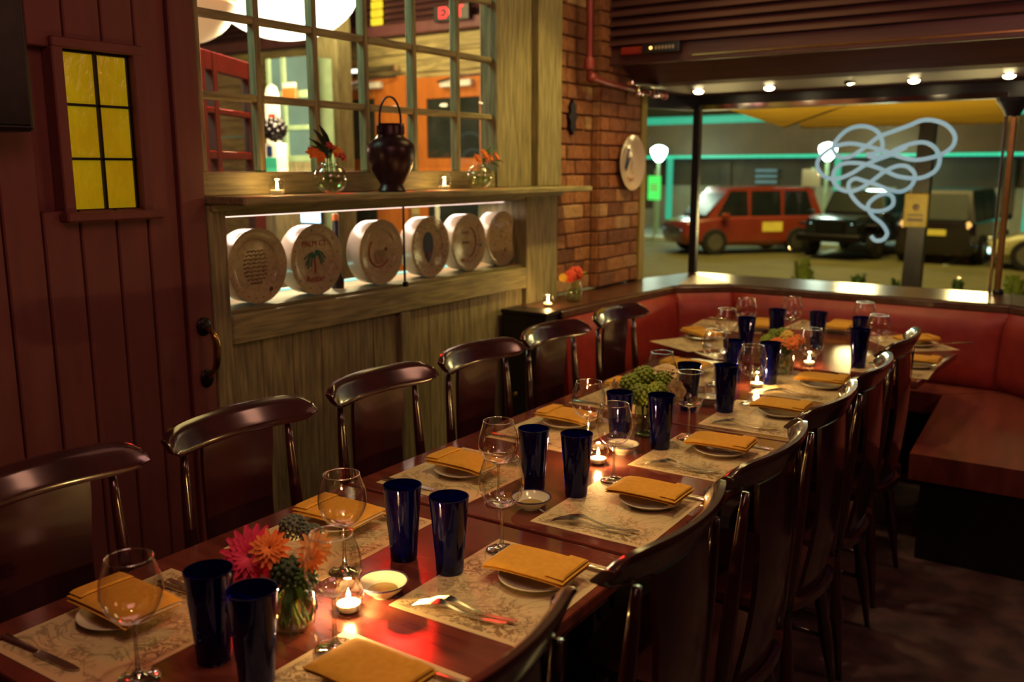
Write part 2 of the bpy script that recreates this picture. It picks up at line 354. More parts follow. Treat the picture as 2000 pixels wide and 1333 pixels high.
# window frame above the shelf
wpart('window_rail', (-.09, 2.02, 1.53), (.0, 3.75, 1.612), 'weathh'); wpart('window_rail', (-.09, 2.02, 2.60), (.0, 4.33, 2.72), 'weathh')
wpart('window_post', (-.09, 3.75, 1.53), (.012, 3.845, 2.6)); wpart('window_post', (-.1, 3.848, 1.53), (-.012, 4.10, 2.6)); wpart('window_post', (-.1, 4.102, 1.53), (.03, 4.335, 2.6))
wpart('window_post', (-.09, 2.022, 1.612), (0, 2.045, 2.6))
yv = [2.30, 2.58, 2.86, 3.165, 3.475]; zv = [1.868, 2.135, 2.40]
wm = thing('window_1', (XW, 0, 0), kind='structure'); wm['label'] = 'many-paned interior window above the plate shelf'
for y in yv: MB().box((-.055, y-.013, 1.612), (-.012, y+.013, 2.6), .004).build('muntin', M['weathv'], wm)
for z in zv:
    e = [2.045]+yv+[3.75]
    for a, b_ in zip(e, e[1:]): MB().box((-.052, a+.013 if a > 2.1 else a, z-.013), (-.014, b_-.013 if b_ < 3.7 else b_, z+.013), .004).build('muntin', M['weathh'], wm)
yy = [2.045]+yv+[3.75]; zz = [1.612]+zv+[2.6]
for a, b_ in zip(yy, yy[1:]):
    for c, e in zip(zz, zz[1:]):
        MB().box((-.034, a+.014, c+.014), (-.031, b_-.014, e-.014)).build('pane', M['pane'], wm)
struct(MB().box((XW-.1, 2.02, 2.72), (XW, 4.34, 3.1)).build('wall_left', M['weathh']))
# display case
dc = thing('display_case', (XW, 0, 1.112), 'lit glass plate case in the weathered partition under the shelf', 'display case')
MB().box((-.30, 2.098, .001), (-.022, 4.018, .012)).build('case_floor', M['weathh'], dc)
M['mint'] = glow('mint light strip', (.45, 1, .80), .8); M['pinkl'] = glow('rose white light strip', (1, .66, .55), 1.5)
MB().box((-.295, 2.12, .012), (-.28, 4.0, .022)).build('light_strip', M['mint'], dc)
MB().box((-.14, 2.12, .336), (-.12, 4.0, .346)).build('light_strip', M['pinkl'], dc)
MB().box((-.30, 2.098, .346), (-.022, 4.018, .352)).build('case_top', M['weathh'], dc)
MB().box((-.30, 2.09, .001), (-.022, 2.097, .346)).box((-.30, 4.019, .001), (-.022, 4.026, .346)).build('case_side', M['weathv'], dc)
for a, b_ in ((2.104, 3.06), (3.066, 4.012)): MB().box((-.014, a, .004), (-.010, b_, .349)).build('glass_door', M['pane'], dc)
MB().box((-.016, 3.061, .004), (-.006, 3.065, .349)).build('glass_door_seam', M['iron'], dc)
MB().box((-.016, 3.05, .0), (0.004, 3.072, .022), .003).build('lock', M['iron'], dc)
lamp('AREA', 'case_light_mint', (XW-.27, 3.06, 1.14), .45, (.45, 1, .82), 1.8, (XW-.1, 3.06, 1.45), sy=.03)
lamp('AREA', 'case_light_rose', (XW-.20, 3.06, 1.44), 3.2, (1, .70, .58), 1.8, (XW-.16, 3.06, 1.1), sy=.04)

# ---- brick pier
bw = thing('wall_left_brick', (XW, 4.34, 0), kind='structure'); bw['label'] = 'old brick pier between the weathered partition and the window'
MB().box((-.1, 0, .93), (-.016, .915, 3.1)).box((-.016, .39, .93), (.04, .90, 3.1)).build('mortar', M['mortar'], bw)
MB().box((-.1, 0, 0), (-.02, .96, .88)).build('backing', M['wallp'], bw)
bm1 = None; H = .074
for r in range(28):
    z = .935+r*(H+.008)
    if z > 3.0: break
    for (x0, x1, y0, y1) in ((-.02, .0, .0, .385), (.036, .058, .388, .90)):
        y = y0-(.10 if r % 2 else 0)
        while y < y1-.02:
            a, b_ = max(y, y0), min(y+.20, y1)
            if b_-a > .03:
                j = random.uniform(-.004, .006)
                MB().box((x0+j-.01, a+.004, z), (x1+j, b_-.004, z+H), .006).build('brick', M['brick'], bw)
            y += .206
# near end of the pier as seen from the room side
for r in range(28):
    z = .935+r*(H+.008)
    if z < 3.0: MB().box((0, .383, z), (.045, .39, z+H), .003).build('brick', M['brick'], bw)
M['olive'] = surf('olive painted jamb', (.28, .22, .02), (.2, .15, .015), 9, (1, 1, .3), .6)
struct(MB().box((-2.62, 5.25, .92), (-2.54, 5.33, 2.1), .005).build('trim_1', M['olive']))

# ---- bay: knee wall, ledge, posts, header, soffit
struct(MB().prism([(-2.62, 5.33), (-2.42, 5.93), (-.50, 5.86), (.30, 5.20), (1.6, 5.1), (1.6, 5.2), (.34, 5.3), (-.47, 5.96), (-2.47, 6.03), (-2.72, 5.33)], 0, .88).build('wall_front', M['blackwood']))
lg = thing('window_ledge', (0, 0, 0), 'dark varnished wooden ledge running round the window bay above the red leather', 'ledge')
LZ0, LZ1 = .885, .92
MB().prism([(-2.6, 3.93), (-2.34, 3.93), (-2.255, 5.145), (-2.27, 5.17), (-2.60, 5.30)], LZ0, LZ1).build('ledge_board', M['ledge'], lg)
MB().prism([(-2.60, 5.302), (-2.27, 5.172), (-2.253, 5.148), (-1.967, 5.398), (-1.99, 5.45), (-2.05, 5.90), (-2.44, 5.91)], LZ0, LZ1).build('ledge_board', M['ledge'], lg)
MB().prism([(-2.048, 5.90), (-1.988, 5.45), (-1.965, 5.40), (-.45, 5.36), (-.50, 5.85)], LZ0, LZ1).build('ledge_board', M['ledge'], lg)
MB().prism([(-.498, 5.85), (-.448, 5.36), (.02, 4.98), (.10, 3.9), (.42, 3.9), (.36, 5.2)], LZ0, LZ1).build('ledge_board', M['ledge'], lg)
for P in ([(-2.325, 3.93), (-2.24, 5.14), (-1.96, 5.385), (-.452, 5.345), (.005, 4.97), (.085, 3.92)],):
    for (x0, y0), (x1, y1) in zip(P, P[1:]):
        L = sqrt((x1-x0)**2+(y1-y0)**2); o = MB().box((0, -.01, -.022), (L, .012, .016), .005).build('nosing', M['ledge'], lg); o.location = (x0, y0, .898); o.rotation_euler = (0, 0, atan2(y1-y0, x1-x0))
M['pale'] = surf('pale sill board', (.50, .42, .28), (.42, .34, .22), 12, rough=.4)
MB().prism([(-2.24, 5.19), (-1.99, 5.41), (-2.38, 5.80)], LZ1, LZ1+.004).build('corner_inlay', M['pale'], lg)
win = thing('window_2', (0, 0, 0), kind='structure'); win['label'] = 'large bay window onto the street at night'
M['blackmetal'] = surf('black painted metal', (.015, .014, .022), (.008, .008, .014), 20, rough=.35)
M['gold'] = surf('lit brown bronze metal', (.42, .25, .09), (.3, .16, .06), 12, rough=.28, metal=.8)
MB().box((-2.455, 5.84, .92), (-2.405, 5.89, 2.03), .005).build('post', M['blackmetal'], win)
MB().box((-.582, 5.775, .92), (-.548, 5.81, 1.90), .006).build('post', M['gold'], win)
MB().box((-.612, 5.80, .92), (-.598, 5.86, 1.90), .003).build('post', M['chrome'], win)
MB().lathe([(.035, 1.90), (.05, 1.93), (.085, 1.98), (.09, 2.0)], 16, (-.575, 5.81, 0)).lathe([(.028, .92), (.03, .935), (.02, .95)], 16, (-.56, 5.79, 0)).build('post_capital', M['blackmetal'], win)
MB().prism([(-2.62, 5.33), (-2.44, 5.86), (-.52, 5.80), (.36, 5.2), (.40, 5.26), (-.50, 5.9), (-2.46, 5.96), (-2.68, 5.34)], 2.0, 2.14).build('header', M['blackmetal'], win)
MB().prism([(-2.41, 5.835), (-.6, 5.775), (-.6, 5.80), (-2.41, 5.86)], 2.0, 2.03).build('header_trim', M['chrome'], win)
def pane(x0, y0, x1, y1, z0, z1):
    t = Vector((y0-y1, x1-x0, 0)).normalized()*.004
    return MB().prism([(x0, y0), (x1, y1), (x1+t.x, y1+t.y), (x0+t.x, y0+t.y)], z0, z1).build('pane', M['pane'], win)
pane(-2.585, 5.335, -2.455, 5.855, .92, 2.0); pane(-2.404, 5.865, -.626, 5.82, .92, 2.0); pane(-.538, 5.80, .34, 5.23, .92, 2.0)
# soffit of the bay
sf = thing('ceiling_bay', (0, 0, 0), kind='structure'); sf['label'] = 'low dark boarded soffit over the window bay with recessed lights'
MB().grid(lambda u, v: (-2.62+u*4.2, 4.86+v*1.0, 2.285-.17*min(1, v*3)**.8-.03*v), 8, 20).build('soffit_board', M['soffit'], sf)
MB().box((-2.62, 4.83, 2.20), (1.6, 4.858, 2.30), .004).build('fascia_board', M['soffit'], sf)
for k in range(11):
    z = 2.305+k*.052
    MB().prism([(4.80, z), (4.835, z+.046), (4.85, z+.046), (4.85, z)], -2.60, 1.6, 'x').build('slat', M['soffit'], sf)
MB().box((-2.62, 4.85, 2.3), (1.6, 4.87, 3.1)).build('backing', M['blackwood'], sf)
MB().box((-2.05, 4.825, 2.222), (1.6, 4.832, 2.232), .002).build('bead', M['gold'], sf)
struct(MB().box((-2.7, 5.86, 2.14), (1.6, 6.0, 3.2)).build('wall_front_upper', M['blackwood']))
M['bulb'] = glow('downlight bulb', (1, .80, .42), 30)
for i, (px, py) in enumerate([(1365, 158), (1503, 166), (1660, 160), (1785, 157), (1970, 150)]):
    p = at(px, py, 2, 2.10); y = min(p.y, 5.75)
    p = at(px, 160, 1, 5.45)
    z = 2.285-.17-.03*(p.y-4.86)
    g = thing('recessed_light', (p.x, p.y, z), 'small recessed ceiling light in the bay soffit, '+['leftmost above the dark window post', 'second from the left', 'third and dimmest, mid-window', 'fourth, above the white swirl', 'rightmost above the bronze post'][i], 'light', 'recessed lights in the bay soffit')
    MB().lathe([(.032, -.002), (.034, -.010), (.024, -.012), (.022, -.004)], 16).build('trim_ring', M['chrome'], g)
    bu = MB().ball((0, 0, -.012), .030 if i != 2 else .013, 12, 6, (1, 1, .5)).build('bulb', M['bulb'], g)
    lamp('SPOT', 'downlight', (p.x, p.y, z-.03), 4 if i != 2 else 1.5, WARM, .02, (p.x, p.y-.15, 0), 95, 1)
# small wall fittings by the soffit
ex = thing('alarm_box', (-2.30, 4.80, 2.245), 'black box with small lettering and an amber light on the soffit fascia', 'alarm box')
MB().box((-.02, -.03, 0), (.20, .025, .055), .004).build('housing', M['blackwood'], ex)
M['amberled'] = glow('amber indicator', (1, .5, .1), 3); M['dimtext'] = surf('worn grey print', (.35, .28, .25), rough=.6)
MB().ball((.035, -.032, .028), .008).build('indicator_light', M['amberled'], ex)
t = MB()
for k in range(6): t.box((.06+k*.02, -.0325, .018), (.072+k*.02, -.03, .036))
t.build('lettering', M['dimtext'], ex)
tag(MB().box((-2.46, 4.79, 2.25), (-2.325, 4.826, 2.29), .004).build('label_plate', M['leather']), 'small dusky red plate left of the black box on the fascia', 'plate')
pp = thing('sprinkler_pipe', (0, 0, 0), 'dull red pipe running down the brick and elbowing into the bay', 'pipe')
M['pipe'] = surf('dull red painted pipe', (.28, .04, .045), (.2, .03, .035), 15, rough=.4)
MB().tube([(-2.50, 4.50, 3.09), (-2.50, 4.50, 2.16), (-2.50, 4.515, 2.12), (-2.50, 4.56, 2.105), (-2.5, 4.75, 2.09)], .017, 12).build('riser', M['pipe'], pp, smooth='auto')
MB().tube([(-2.5, 4.75, 2.09), (-2.47, 5.10, 2.07), (-2.44, 5.34, 2.06)], .014, 12).build('branch', M['pipe'], pp, smooth='auto')
MB().lathe([(.026, -.03), (.028, -.02), (.028, .02), (.026, .03)], 14, (-2.50, 4.50, 2.18)).build('coupling', M['pipe'], pp, smooth='auto')
MB().ball((-2.5, 4.53, 2.11), .03).build('elbow', M['pipe'], pp, smooth='auto')
MB().ball((-2.44, 5.35, 2.06), .024).build('end_cap', M['pipe'], pp, smooth='auto')
tk = thing('track_light', (-2.42, 5.05, 2.10), 'chrome lamp fitting under the soffit beside the red pipe', 'lamp')
MB().box((-.02, -.22, -.01), (.02, .24, .012), .004).build('track', M['chrome'], tk)
for k in (-.1, .12): MB().lathe([(.012, 0), (.022, -.02), (.03, -.05), (.028, -.055)], 14, (0, k, -.01)).build('spot_head', M['chrome'], tk, smooth='auto')
# wall hook
hk = MB().prism([(0, -.095), (.018, -.07), (.03, -.055), (.024, -.03), (.048, 0), (.024, .03), (.03, .055), (.018, .07), (0, .095), (-.018, .07), (-.03, .055), (-.024, .03), (-.048, 0), (-.024, -.03), (-.03, -.055), (-.018, -.07)], 0, .022, 'x')
o = hk.build('wall_hook', M['iron'], smooth='auto', loc=(XW+.002, 4.47, 1.90)); tag(o, 'black iron ornament fixed to the brick left of the hanging plate', 'ornament')

# ---- red leather banquette round the bay
bq = thing('banquette', (0, 0, 0), 'red leather banquette with nailhead seams lining the window bay', 'banquette')
P = [(-2.33, 3.96), (-2.245, 5.14), (-1.965, 5.385), (-.455, 5.345), (.0, 4.96), (.08, 3.98)]
for i, ((x0, y0), (x1, y1)) in enumerate(zip(P, P[1:])):
    L = sqrt((x1-x0)**2+(y1-y0)**2); a = atan2(y1-y0, x1-x0)
    def fn(u, v, s_, L=L):
        bul = (1-(2*v-1)**6)*(1-(2*u-1)**20)
        return (.002+u*(L-.004), (-.045*bul-.01+.03*(1-v)*-1 if s_ == 0 else .0), .47+v*.405)
    o = MB().slab(fn, 24, 12).build('back_cushion', M['leather'], bq, smooth='auto'); o.location = (x0, y0, 0); o.rotation_euler = (0, 0, a)
    n = MB()
    for k in range(18): n.ball((.006, -.02, .50+k*.021), .0042, 6, 4)
    if i: o = n.build('nailheads', M['gold'], bq); o.location = (x0, y0, 0); o.rotation_euler = (0, 0, a); o['kind'] = 'stuff'
MB().prism([(-2.29, 3.98), (-1.84, 3.98), (-1.80, 4.85), (-1.62, 5.05), (-2.0, 5.34), (-2.21, 5.12)], .36, .47).build('seat', M['seatwood'], bq)
MB().prism([(-1.615, 5.05), (-.70, 5.05), (-.42, 5.29), (-1.98, 5.34)], .36, .47).build('seat', M['seatwood'], bq)
MB().prism([(-.695, 5.045), (-.64, 3.90), (.04, 3.90), (-.03, 4.94), (-.415, 5.285)], .36, .47).build('seat', M['seatwood'], bq)
MB().prism([(-2.28, 4.0), (-1.90, 4.0), (-1.86, 4.88), (-1.62, 5.12), (-.70, 5.12), (-.60, 3.96), (.0, 3.96), (-.05, 4.9), (-.43, 5.26), (-1.96, 5.30), (-2.19, 5.1)], .0, .36).build('plinth', M['blackwood'], bq)
# black cabinet closing the banquette's left end
cb = thing('side_cabinet', (-2.60, 3.80, 0), 'black side cabinet against the weathered wainscot at the ledge end', 'cabinet')
MB().box((.0, 0, .0), (.265, .12, .90), .003).build('carcass', M['blackwood'], cb)
MB().box((.018, -.005, .06), (.25, .0, .86), .002).build('door', M['blackwood'], cb)
MB().box((0, -.012, .90), (.275, .125, .92), .003).build('top', M['blackwood'], cb)
MB().ball((.10, -.02, .49), .016).build('knob', M['brass'], cb)
# ================================================================= TABLES
TZ = .76
def edge_top(poly, name, par, z0=TZ-.032, z1=TZ):
    n = len(poly); cx = sum(p[0] for p in poly)/n; cy = sum(p[1] for p in poly)/n
    def ins(e): return [(x+(cx-x)*e/max(.1, sqrt((x-cx)**2+(y-cy)**2)), y+(cy-y)*e/max(.1, sqrt((x-cx)**2+(y-cy)**2))) for x, y in poly]
    rings = [(ins(.006), z0), (poly, z0+.006), (poly, z1-.006), (ins(.002), z1-.0015), (ins(.008), z1)]
    V = [(x, y, z) for pl, z in rings for x, y in pl]
    F = [tuple(range(n-1, -1, -1)), tuple(range(4*n, 5*n))]+[(j*n+i, j*n+(i+1) % n, (j+1)*n+(i+1) % n, (j+1)*n+i) for j in range(4) for i in range(n)]
    return MB().add(V, F).build(name, M['table'], par)
for i, (y0, y1) in enumerate([(.715, 1.752), (1.764, 2.822), (2.832, 3.90)]):
    t = thing('dining_table', (-1.278, (y0+y1)/2, 0), 'dark red varnished dining table, '+['nearest the camera', 'in the middle of the joined row', 'third, touching the angled end table'][i], 'table', 'dining tables joined in one long row')
    h = (y1-y0)/2
    edge_top([(-.452, -h), (.452, -h), (.452, h), (-.452, h)], 'tabletop', t)
    MB().box((-.40, -h+.04, .66), (.40, h-.04, TZ-.033), .01).build('apron', M['table'], t)
    MB().lathe([(.05, .05), (.04, .1), (.04, .62), (.07, .66)], 16).build('column', M['iron'], t)
    MB().box((-.28, -.035, 0), (.28, .035, .045), .01).box((-.035, -.28, 0), (.035, .28, .045), .01).build('base', M['iron'], t)
t = thing('end_table', (-1.25, 4.65, 0), 'wide dark wooden end table with angled corners set into the banquette', 'table')
PT = [(-1.86, 4.19), (-1.52, 3.955), (-.64, 3.955), (-.60, 4.68), (-.98, 5.18), (-1.15, 5.31), (-1.78, 5.31), (-1.95, 5.15)]
edge_top([(x+1.25, y-4.65) for x, y in PT], 'tabletop', t)
MB().prism([(x*.86+.0, y*.86) for x, y in [(p[0]+1.25, p[1]-4.65) for p in PT]], .665, TZ-.033).build('apron', M['table'], t)
MB().lathe([(.06, .05), (.045, .1), (.045, .62), (.09, .664)], 16).build('column', M['iron'], t)
MB().lathe([(.30, 0), (.30, .02), (.08, .05)], 24).build('base', M['iron'], t)

# ================================================================= CHAIRS
def chair():
    t = thing('dining_chair')
    W = .232
    def arc(tt, s=.056): return -.225+s*tt*tt          # the rail curves forward at its ends
    def rail(u, v, s_):
        tt = sin(pi*(u-.5)); e = (1-min(.97, max(0, (abs(tt)-.50)/.50)**4.5))
        hh = .072*max(e, .16)**.5; zc = .978-.002*tt*tt
        th = .013 if s_ == 0 else -.013
        th *= (1-(2*v-1)**8*.55)
        return (arc(tt)+th-(v-.5)*.030, tt*W, zc+(v-.5)*hh)
    MB().slab(rail, 26, 8).build('top_rail', M['chair'], t, smooth='auto')
    def splat(u, v, s_):
        w_ = .112-.012*sin(pi*min(1, v*1.1))+.012*(1-v)
        y = (2*u-1)*w_; tt = y/W
        x = -.190+(-.024)*v+.056*tt*tt-.016*sin(pi*v)
        return (x+(.006 if s_ == 0 else -.006), y, .455+v*.485)
    MB().slab(splat, 10, 12).build('splat', M['chair'], t, smooth='auto')
    for s_ in (-1, 1):
        yb, yt = s_*.182, s_*.168; pts = []; rr = []
        for k in range(9):
            v = k/8; pts.append((-.165-.034*v, yb+(yt-yb)*v, .455+v*.485)); rr.append(.0085+.0085*(1-v)**.7+.003*sin(pi*v))
        MB().tube(pts, rr, 10).build('back_post', M['chair'], t, smooth=True)
    def seat(u, v, s_):
        a = 2*u-1; b_ = 2*v-1; x = .215*a*sqrt(1-b_*b_*.28); y = .215*b_*sqrt(1-a*a*.22)*(1+.05*a)
        return (x, y, .455-.010*(1-a*a)*(1-b_*b_)*2+.0 if s_ == 0 else .425+.012*(a**4+b_**4)*.5)
    sb = MB(); sb.slab(seat, 14, 14); sb.build('seat', M['chair'], t, smooth='auto')
    for (sx, sy) in ((1, 1), (1, -1), (-1, 1), (-1, -1)):
        pts = []; rr = []
        for k in range(9):
            v = k/8; pts.append((sx*(.145+.055*v), sy*(.135+.06*v), .428*(1-v)))
            rr.append([.012, .015, .019, .017, .021, .018, .013, .011, .009][k])
        MB().tube(pts, rr, 10).build('leg', M['chair'], t, smooth=True)
    for sy in (-1, 1): MB().tube([(-.175, sy*.17, .19), (0, sy*.165, .20), (.175, sy*.17, .19)], [.007, .012, .007], 8).build('stretcher', M['chair'], t, smooth=True)
    MB().tube([(0, -.165, .2), (0, 0, .2), (0, .165, .2)], [.007, .012, .007], 8).build('stretcher', M['chair'], t, smooth=True)
    return t
ORD = ['nearest the camera', 'second from the camera', 'third from the camera', 'fourth from the camera', 'fifth from the camera', 'sixth and farthest']
proto = chair(); first = True
LY = [1.18, 1.70, 2.24, 2.77, 3.27, 3.83]; RY = [1.15, 1.73, 2.27, 2.80, 3.29, 3.87]
RXo = [-.02, .0, .0, -.01, -.01, -.03]
for i in range(6):
    lab = 'dark polished wooden chair in the row before the panelled wall, '+ORD[i]
    c = proto if i == 0 else dup(proto); c.location = (-1.655, LY[i]-.215+(.015 if i < 3 else 0), 0); c.rotation_euler = (0, 0, random.uniform(-.02, .02)); tag(c, lab, 'chair', 'chairs along the wall side')
for i in range(6):
    lab = 'dark wooden chair seen from behind on the aisle side, '+ORD[i]
    c = dup(proto); c.location = (-.812+RXo[i], RY[i]-.265, 0); c.rotation_euler = (0, 0, pi+random.uniform(-.02, .02)); c.scale = (1, 1.08, 1.0); tag(c, lab, 'chair', 'chairs along the aisle side')

# ================================================================= TABLEWARE
def wineglass():
    t = thing('wine_glass')
    MB().lathe([(.0365, .0015), (.037, .003), (.030, .006), (.012, .010), (.005, .020), (.0038, .05), (.0038, .095), (.006, .106)], 28).build('stem', M['stem'], t, smooth=True)
    pr = [(.004, .106), (.022, .110), (.038, .122), (.0485, .142), (.0520, .162), (.0495, .186), (.0430, .208), (.0385, .222)]
    pr = [(a.x, a.y) for a in crom([(p[0], p[1], 0) for p in pr], 3)]
    MB().lathe(pr, 32, closed=True).build('bowl', M['clear'], t, smooth=True)
    MB().lathe([(.0378, .2212), (.0392, .2212), (.0392, .2228), (.0378, .2228), (.0378, .2212)], 32, closed=True).build('rim', M['rimg'], t, smooth=True)
    return t
def tumbler():
    t = thing('blue_tumbler')
    pr = [(.0005, .0), (.028, .0), (.0298, .004), (.032, .04), (.037, .10), (.0415, .155), (.0430, .170), (.0410, .1705), (.0395, .155), (.035, .10), (.030, .04), (.0280, .012), (.0005, .010)]
    MB().lathe(pr, 32, closed=True).build('glass_wall', M['blue'], t, smooth='auto')
    MB().lathe([(.0406, .1695), (.0434, .1695), (.0434, .1718), (.0406, .1718), (.0406, .1695)], 32, closed=True).build('rim', M['blue'], t, smooth='auto')
    return t
def fork():
    t = MB()
    # handle runs along +x from the tines at x=0
    def hz(x): return .004+.013*math.exp(-((x-.055)/.045)**2)+.004*max(0, (x-.15)/.05)
    prof = [(.045, .0128), (.058, .0105), (.072, .0045), (.10, .0032), (.15, .0045), (.19, .0062), (.205, .0045), (.208, .001)]
    def fn(u, v, s_):
        i = min(int(u*7), 6); f = u*7-i; x = prof[i][0]*(1-f)+prof[i+1][0]*f; w_ = prof[i][1]*(1-f)+prof[i+1][1]*f
        return (x, (2*v-1)*w_, hz(x)+(.0012 if s_ == 0 else -.0010))
    t.slab(fn, 28, 4)
    for k in range(4):
        y = -.0108+k*.0072
        t.tube([(.046, y, hz(.046)), (.02, y*1.02, hz(.02)-.001), (0, y*1.0, .0025)], [.0024, .0021, .0011], 6)
    return t
def knife():
    t = MB()
    t.slab(lambda u, v, s_: (.095-u*.12, -.004+(v-.25)*.017*(1 if u < .8 else (1-((u-.8)/.2)**2*.85)), .0032+(.0008 if s_ == 0 else -.0008)), 14, 3)
    t.tube([(.092, 0, .004), (.10, 0, .0046), (.15, 0, .0055), (.195, 0, .006), (.205, 0, .005)], [.0035, .0048, .0058, .0078, .004], 8, flat=.6)
    return t
def napkin():
    t = thing('folded_napkin')
    def top(x, y): return .026+.005*cos(x*13)*cos(y*14)-.05*max(0, abs(y)-.045)-.07*max(0, -x-.06)
    def lay(x0, x1, y0, y1, dz, th):
        def fn(u, v, s_):
            x = x0+(x1-x0)*u; y = y0+(y1-y0)*v; e = min(u, 1-u, v, 1-v); r = min(1, e/.08)
            z = top(x, y)+dz
            return (x, y, z-(.004*(1-r)**2) if s_ == 0 else z-th+(.002*(1-r)**2))
        return MB().slab(fn, 18, 16)
    for k, (x0, x1, y0, y1, dz, th) in enumerate([(-.098, .098, -.060, .062, -.008, .007), (-.094, .100, -.063, .060, 0, .0075)]):
        lay(x0, x1, y0, y1, dz, th).build('folded_layer', M['napkin'], t, smooth='auto')
    lay(.055, .097, -.058, .056, .006, .006).build('folded_layer', M['napkin'], t, smooth='auto')
    return t
def plate(r=.082):
    return MB().lathe([(.0005, .0), (r*.55, .0), (r*.6, .003), (r*.8, .006), (r, .015), (r*1.005, .017), (r*.98, .0175), (r*.8, .010), (r*.6, .006), (.0005, .005)], 36, closed=True)
PW, PTm, PN = wineglass(), tumbler(), napkin()
FK = fork().build('fork', M['steel'], smooth='auto'); KN = knife().build('table_knife', M['steel'], smooth='auto')
PL = plate().build('side_plate', M['china'], smooth='auto')
MT = MB().box((-.155, -.198, 0), (.155, .198, .0012)).build('paper_placemat', M['mat'])
CD = MB().box((-.016, -.058, 0), (.026, .055, .0015)).build('menu_card', M['card'])
used = {}
def put(pro, x, y, z, rz, label, cat, group):
    if pro.name in used: o = dup(pro)
    else: o = pro; used[pro.name] = 1
    o.location = (x, y, z); o.rotation_euler = (0, 0, rz); tag(o, label, cat, group); return o
NTH = ['nearest', 'second', 'third', 'fourth', 'fifth', 'sixth']
NAPR = [(-.975, 1.03), (-.965, 1.535), (-.962, 2.085), (-.966, 2.60), (-.950, 3.141), (-.946, 3.647)]
NAPL = [(-1.545, .955), (-1.530, 1.53), (-1.505, 2.01), (-1.509, 2.605), (-1.522, 3.13), (-1.506, 3.60)]
WR = [(-1.118, 1.094), (-1.111, 1.621), (-1.118, 2.185), (-1.105, 2.68), (-1.088, 3.22), (-1.01, 3.70)]
WL = [(-1.327, .834), (-1.331, 1.34), (-1.290, 1.868), (-1.309, 2.382), (-1.315, 2.924), (-1.32, 3.45)]
TR = [(-1.148, .938), (-1.143, 1.468), (-1.150, 2.03), (-1.14, 2.54), (-1.13, 3.07), (-1.138, 3.58)]
TL = [(-1.272, .948), (-1.273, 1.468), (-1.27, 2.008), (-1.262, 2.50), (-1.25, 3.02), (-1.279, 3.545)]
JR = [.06, .03, .0, .05, -.02, .03]
for k in range(6):
    yc = .948+.529*k; zt = TZ; zm = TZ+.0012
    for side in 'RL':
        S = 1 if side == 'R' else -1
        sd = 'aisle-side' if side == 'R' else 'wall-side'
        W = f'{NTH[k]} {sd} place from the camera'; w1 = f'at the {W}'
        yk = yc if side == 'R' else yc-.0
        if side == 'R' and k == 0: yk = .955
        rj = random.uniform(-.02, .02)
        put(MT, (-.998 if S > 0 else -1.505)+random.uniform(-.004, .004), yk, zt, rj+(0 if S > 0 else pi), f'printed cream paper placemat {w1}', 'placemat', 'paper placemats on the long table')
        nx, ny = (NAPR if S > 0 else NAPL)[k]; r = (0 if S > 0 else pi)+random.uniform(-.05, .05)
        put(PL, nx+.005*S, ny-.004, zm, 0, f'small white plate under the mustard napkin {w1}', 'plate', 'side plates')
        put(PN, nx, ny, zm+.0175+.0, r, f'folded mustard cloth napkin {w1}', 'napkin', 'folded mustard napkins')
        put(CD, nx-.085*S, ny+.004*S, zm+.034, r, f'cream menu card on the napkin {w1}', 'menu card', 'menu cards on napkins')
        # cutlery: forks on the sitter's left, knife on the right
        fy = yk-.155*S; kx = -1.108 if S > 0 else -1.395
        for q in (0, 1):
            put(FK, (kx+.0-.0*q)+S*(.0+.012*q), fy+S*(-.012+q*.024), zm, (0 if S > 0 else pi)+S*0+(.10-.03*q), f'steel {["outer", "inner"][q]} fork {w1}', 'fork', 'forks beside the plates')
        put(KN, (-1.045 if S > 0 else -1.46), yk+.160*S, zm, (0 if S > 0 else pi)+.04, f'steel table knife {w1}', 'knife', 'knives beside the plates')
        wx, wy = (WR if S > 0 else WL)[k]
        put(PW, wx, wy, zm if k or S < 0 else zm, random.uniform(0, 1), f'empty clear wine glass {w1}', 'wine glass', 'wine glasses on the long table')
        tx, ty = (TR if S > 0 else TL)[k]
        put(PTm, tx, ty, zm, random.uniform(0, 1), f'cobalt blue glass tumbler {w1}', 'tumbler', 'cobalt tumblers on the long table')
# end table settings
ES = [((-1.715, 4.27, -.50), (-1.748, 4.365), 'left near corner of the angled end table'),
      ((-1.765, 4.83, -1.45), (-1.60, 4.80), 'left window end of the angled end table'),
      ((-1.30, 5.085, -1.5708), (-1.217, 4.98), 'window side of the angled end table'),
      ((-.845, 4.83, -2.45+pi), (-.80, 4.776), 'right window corner of the angled end table'),
      ((-.775, 4.215, .03), (-.705, 4.254), 'right near corner of the angled end table')]
for j, ((mx_, my, rz), (nx, ny), wh) in enumerate(ES):
    w1 = 'at the '+wh
    o = put(MT, mx_, my, TZ, rz if j else rz+pi, 'printed cream placemat '+w1, 'placemat', 'placemats on the end table')
    put(PL, nx, ny, TZ+.0012, 0, 'white plate under a napkin '+w1, 'plate', 'plates on the end table')
    r_ = [2.6, 1.8, 1.5708, .7, .0][j]
    put(PN, nx, ny, TZ+.0187, r_, 'folded mustard napkin '+w1, 'napkin', 'napkins on the end table')
    put(KN, mx_+[-.05, .0, .12, .12, -.06][j], my+[.15, .17, .0, .03, .155][j], TZ+.0012, [2.6, 3.1, 1.57, .7, 0][j], 'table knife '+w1, 'knife', 'knives on the end table')
    put(FK, mx_+[.10, .0, -.15, -.02, -.08][j], my+[-.1, -.15, .02, -.15, -.15][j], TZ+.0012, [2.6, 3.1, 1.57, .7, 0.0][j], 'fork '+w1, 'fork', 'forks on the end table')
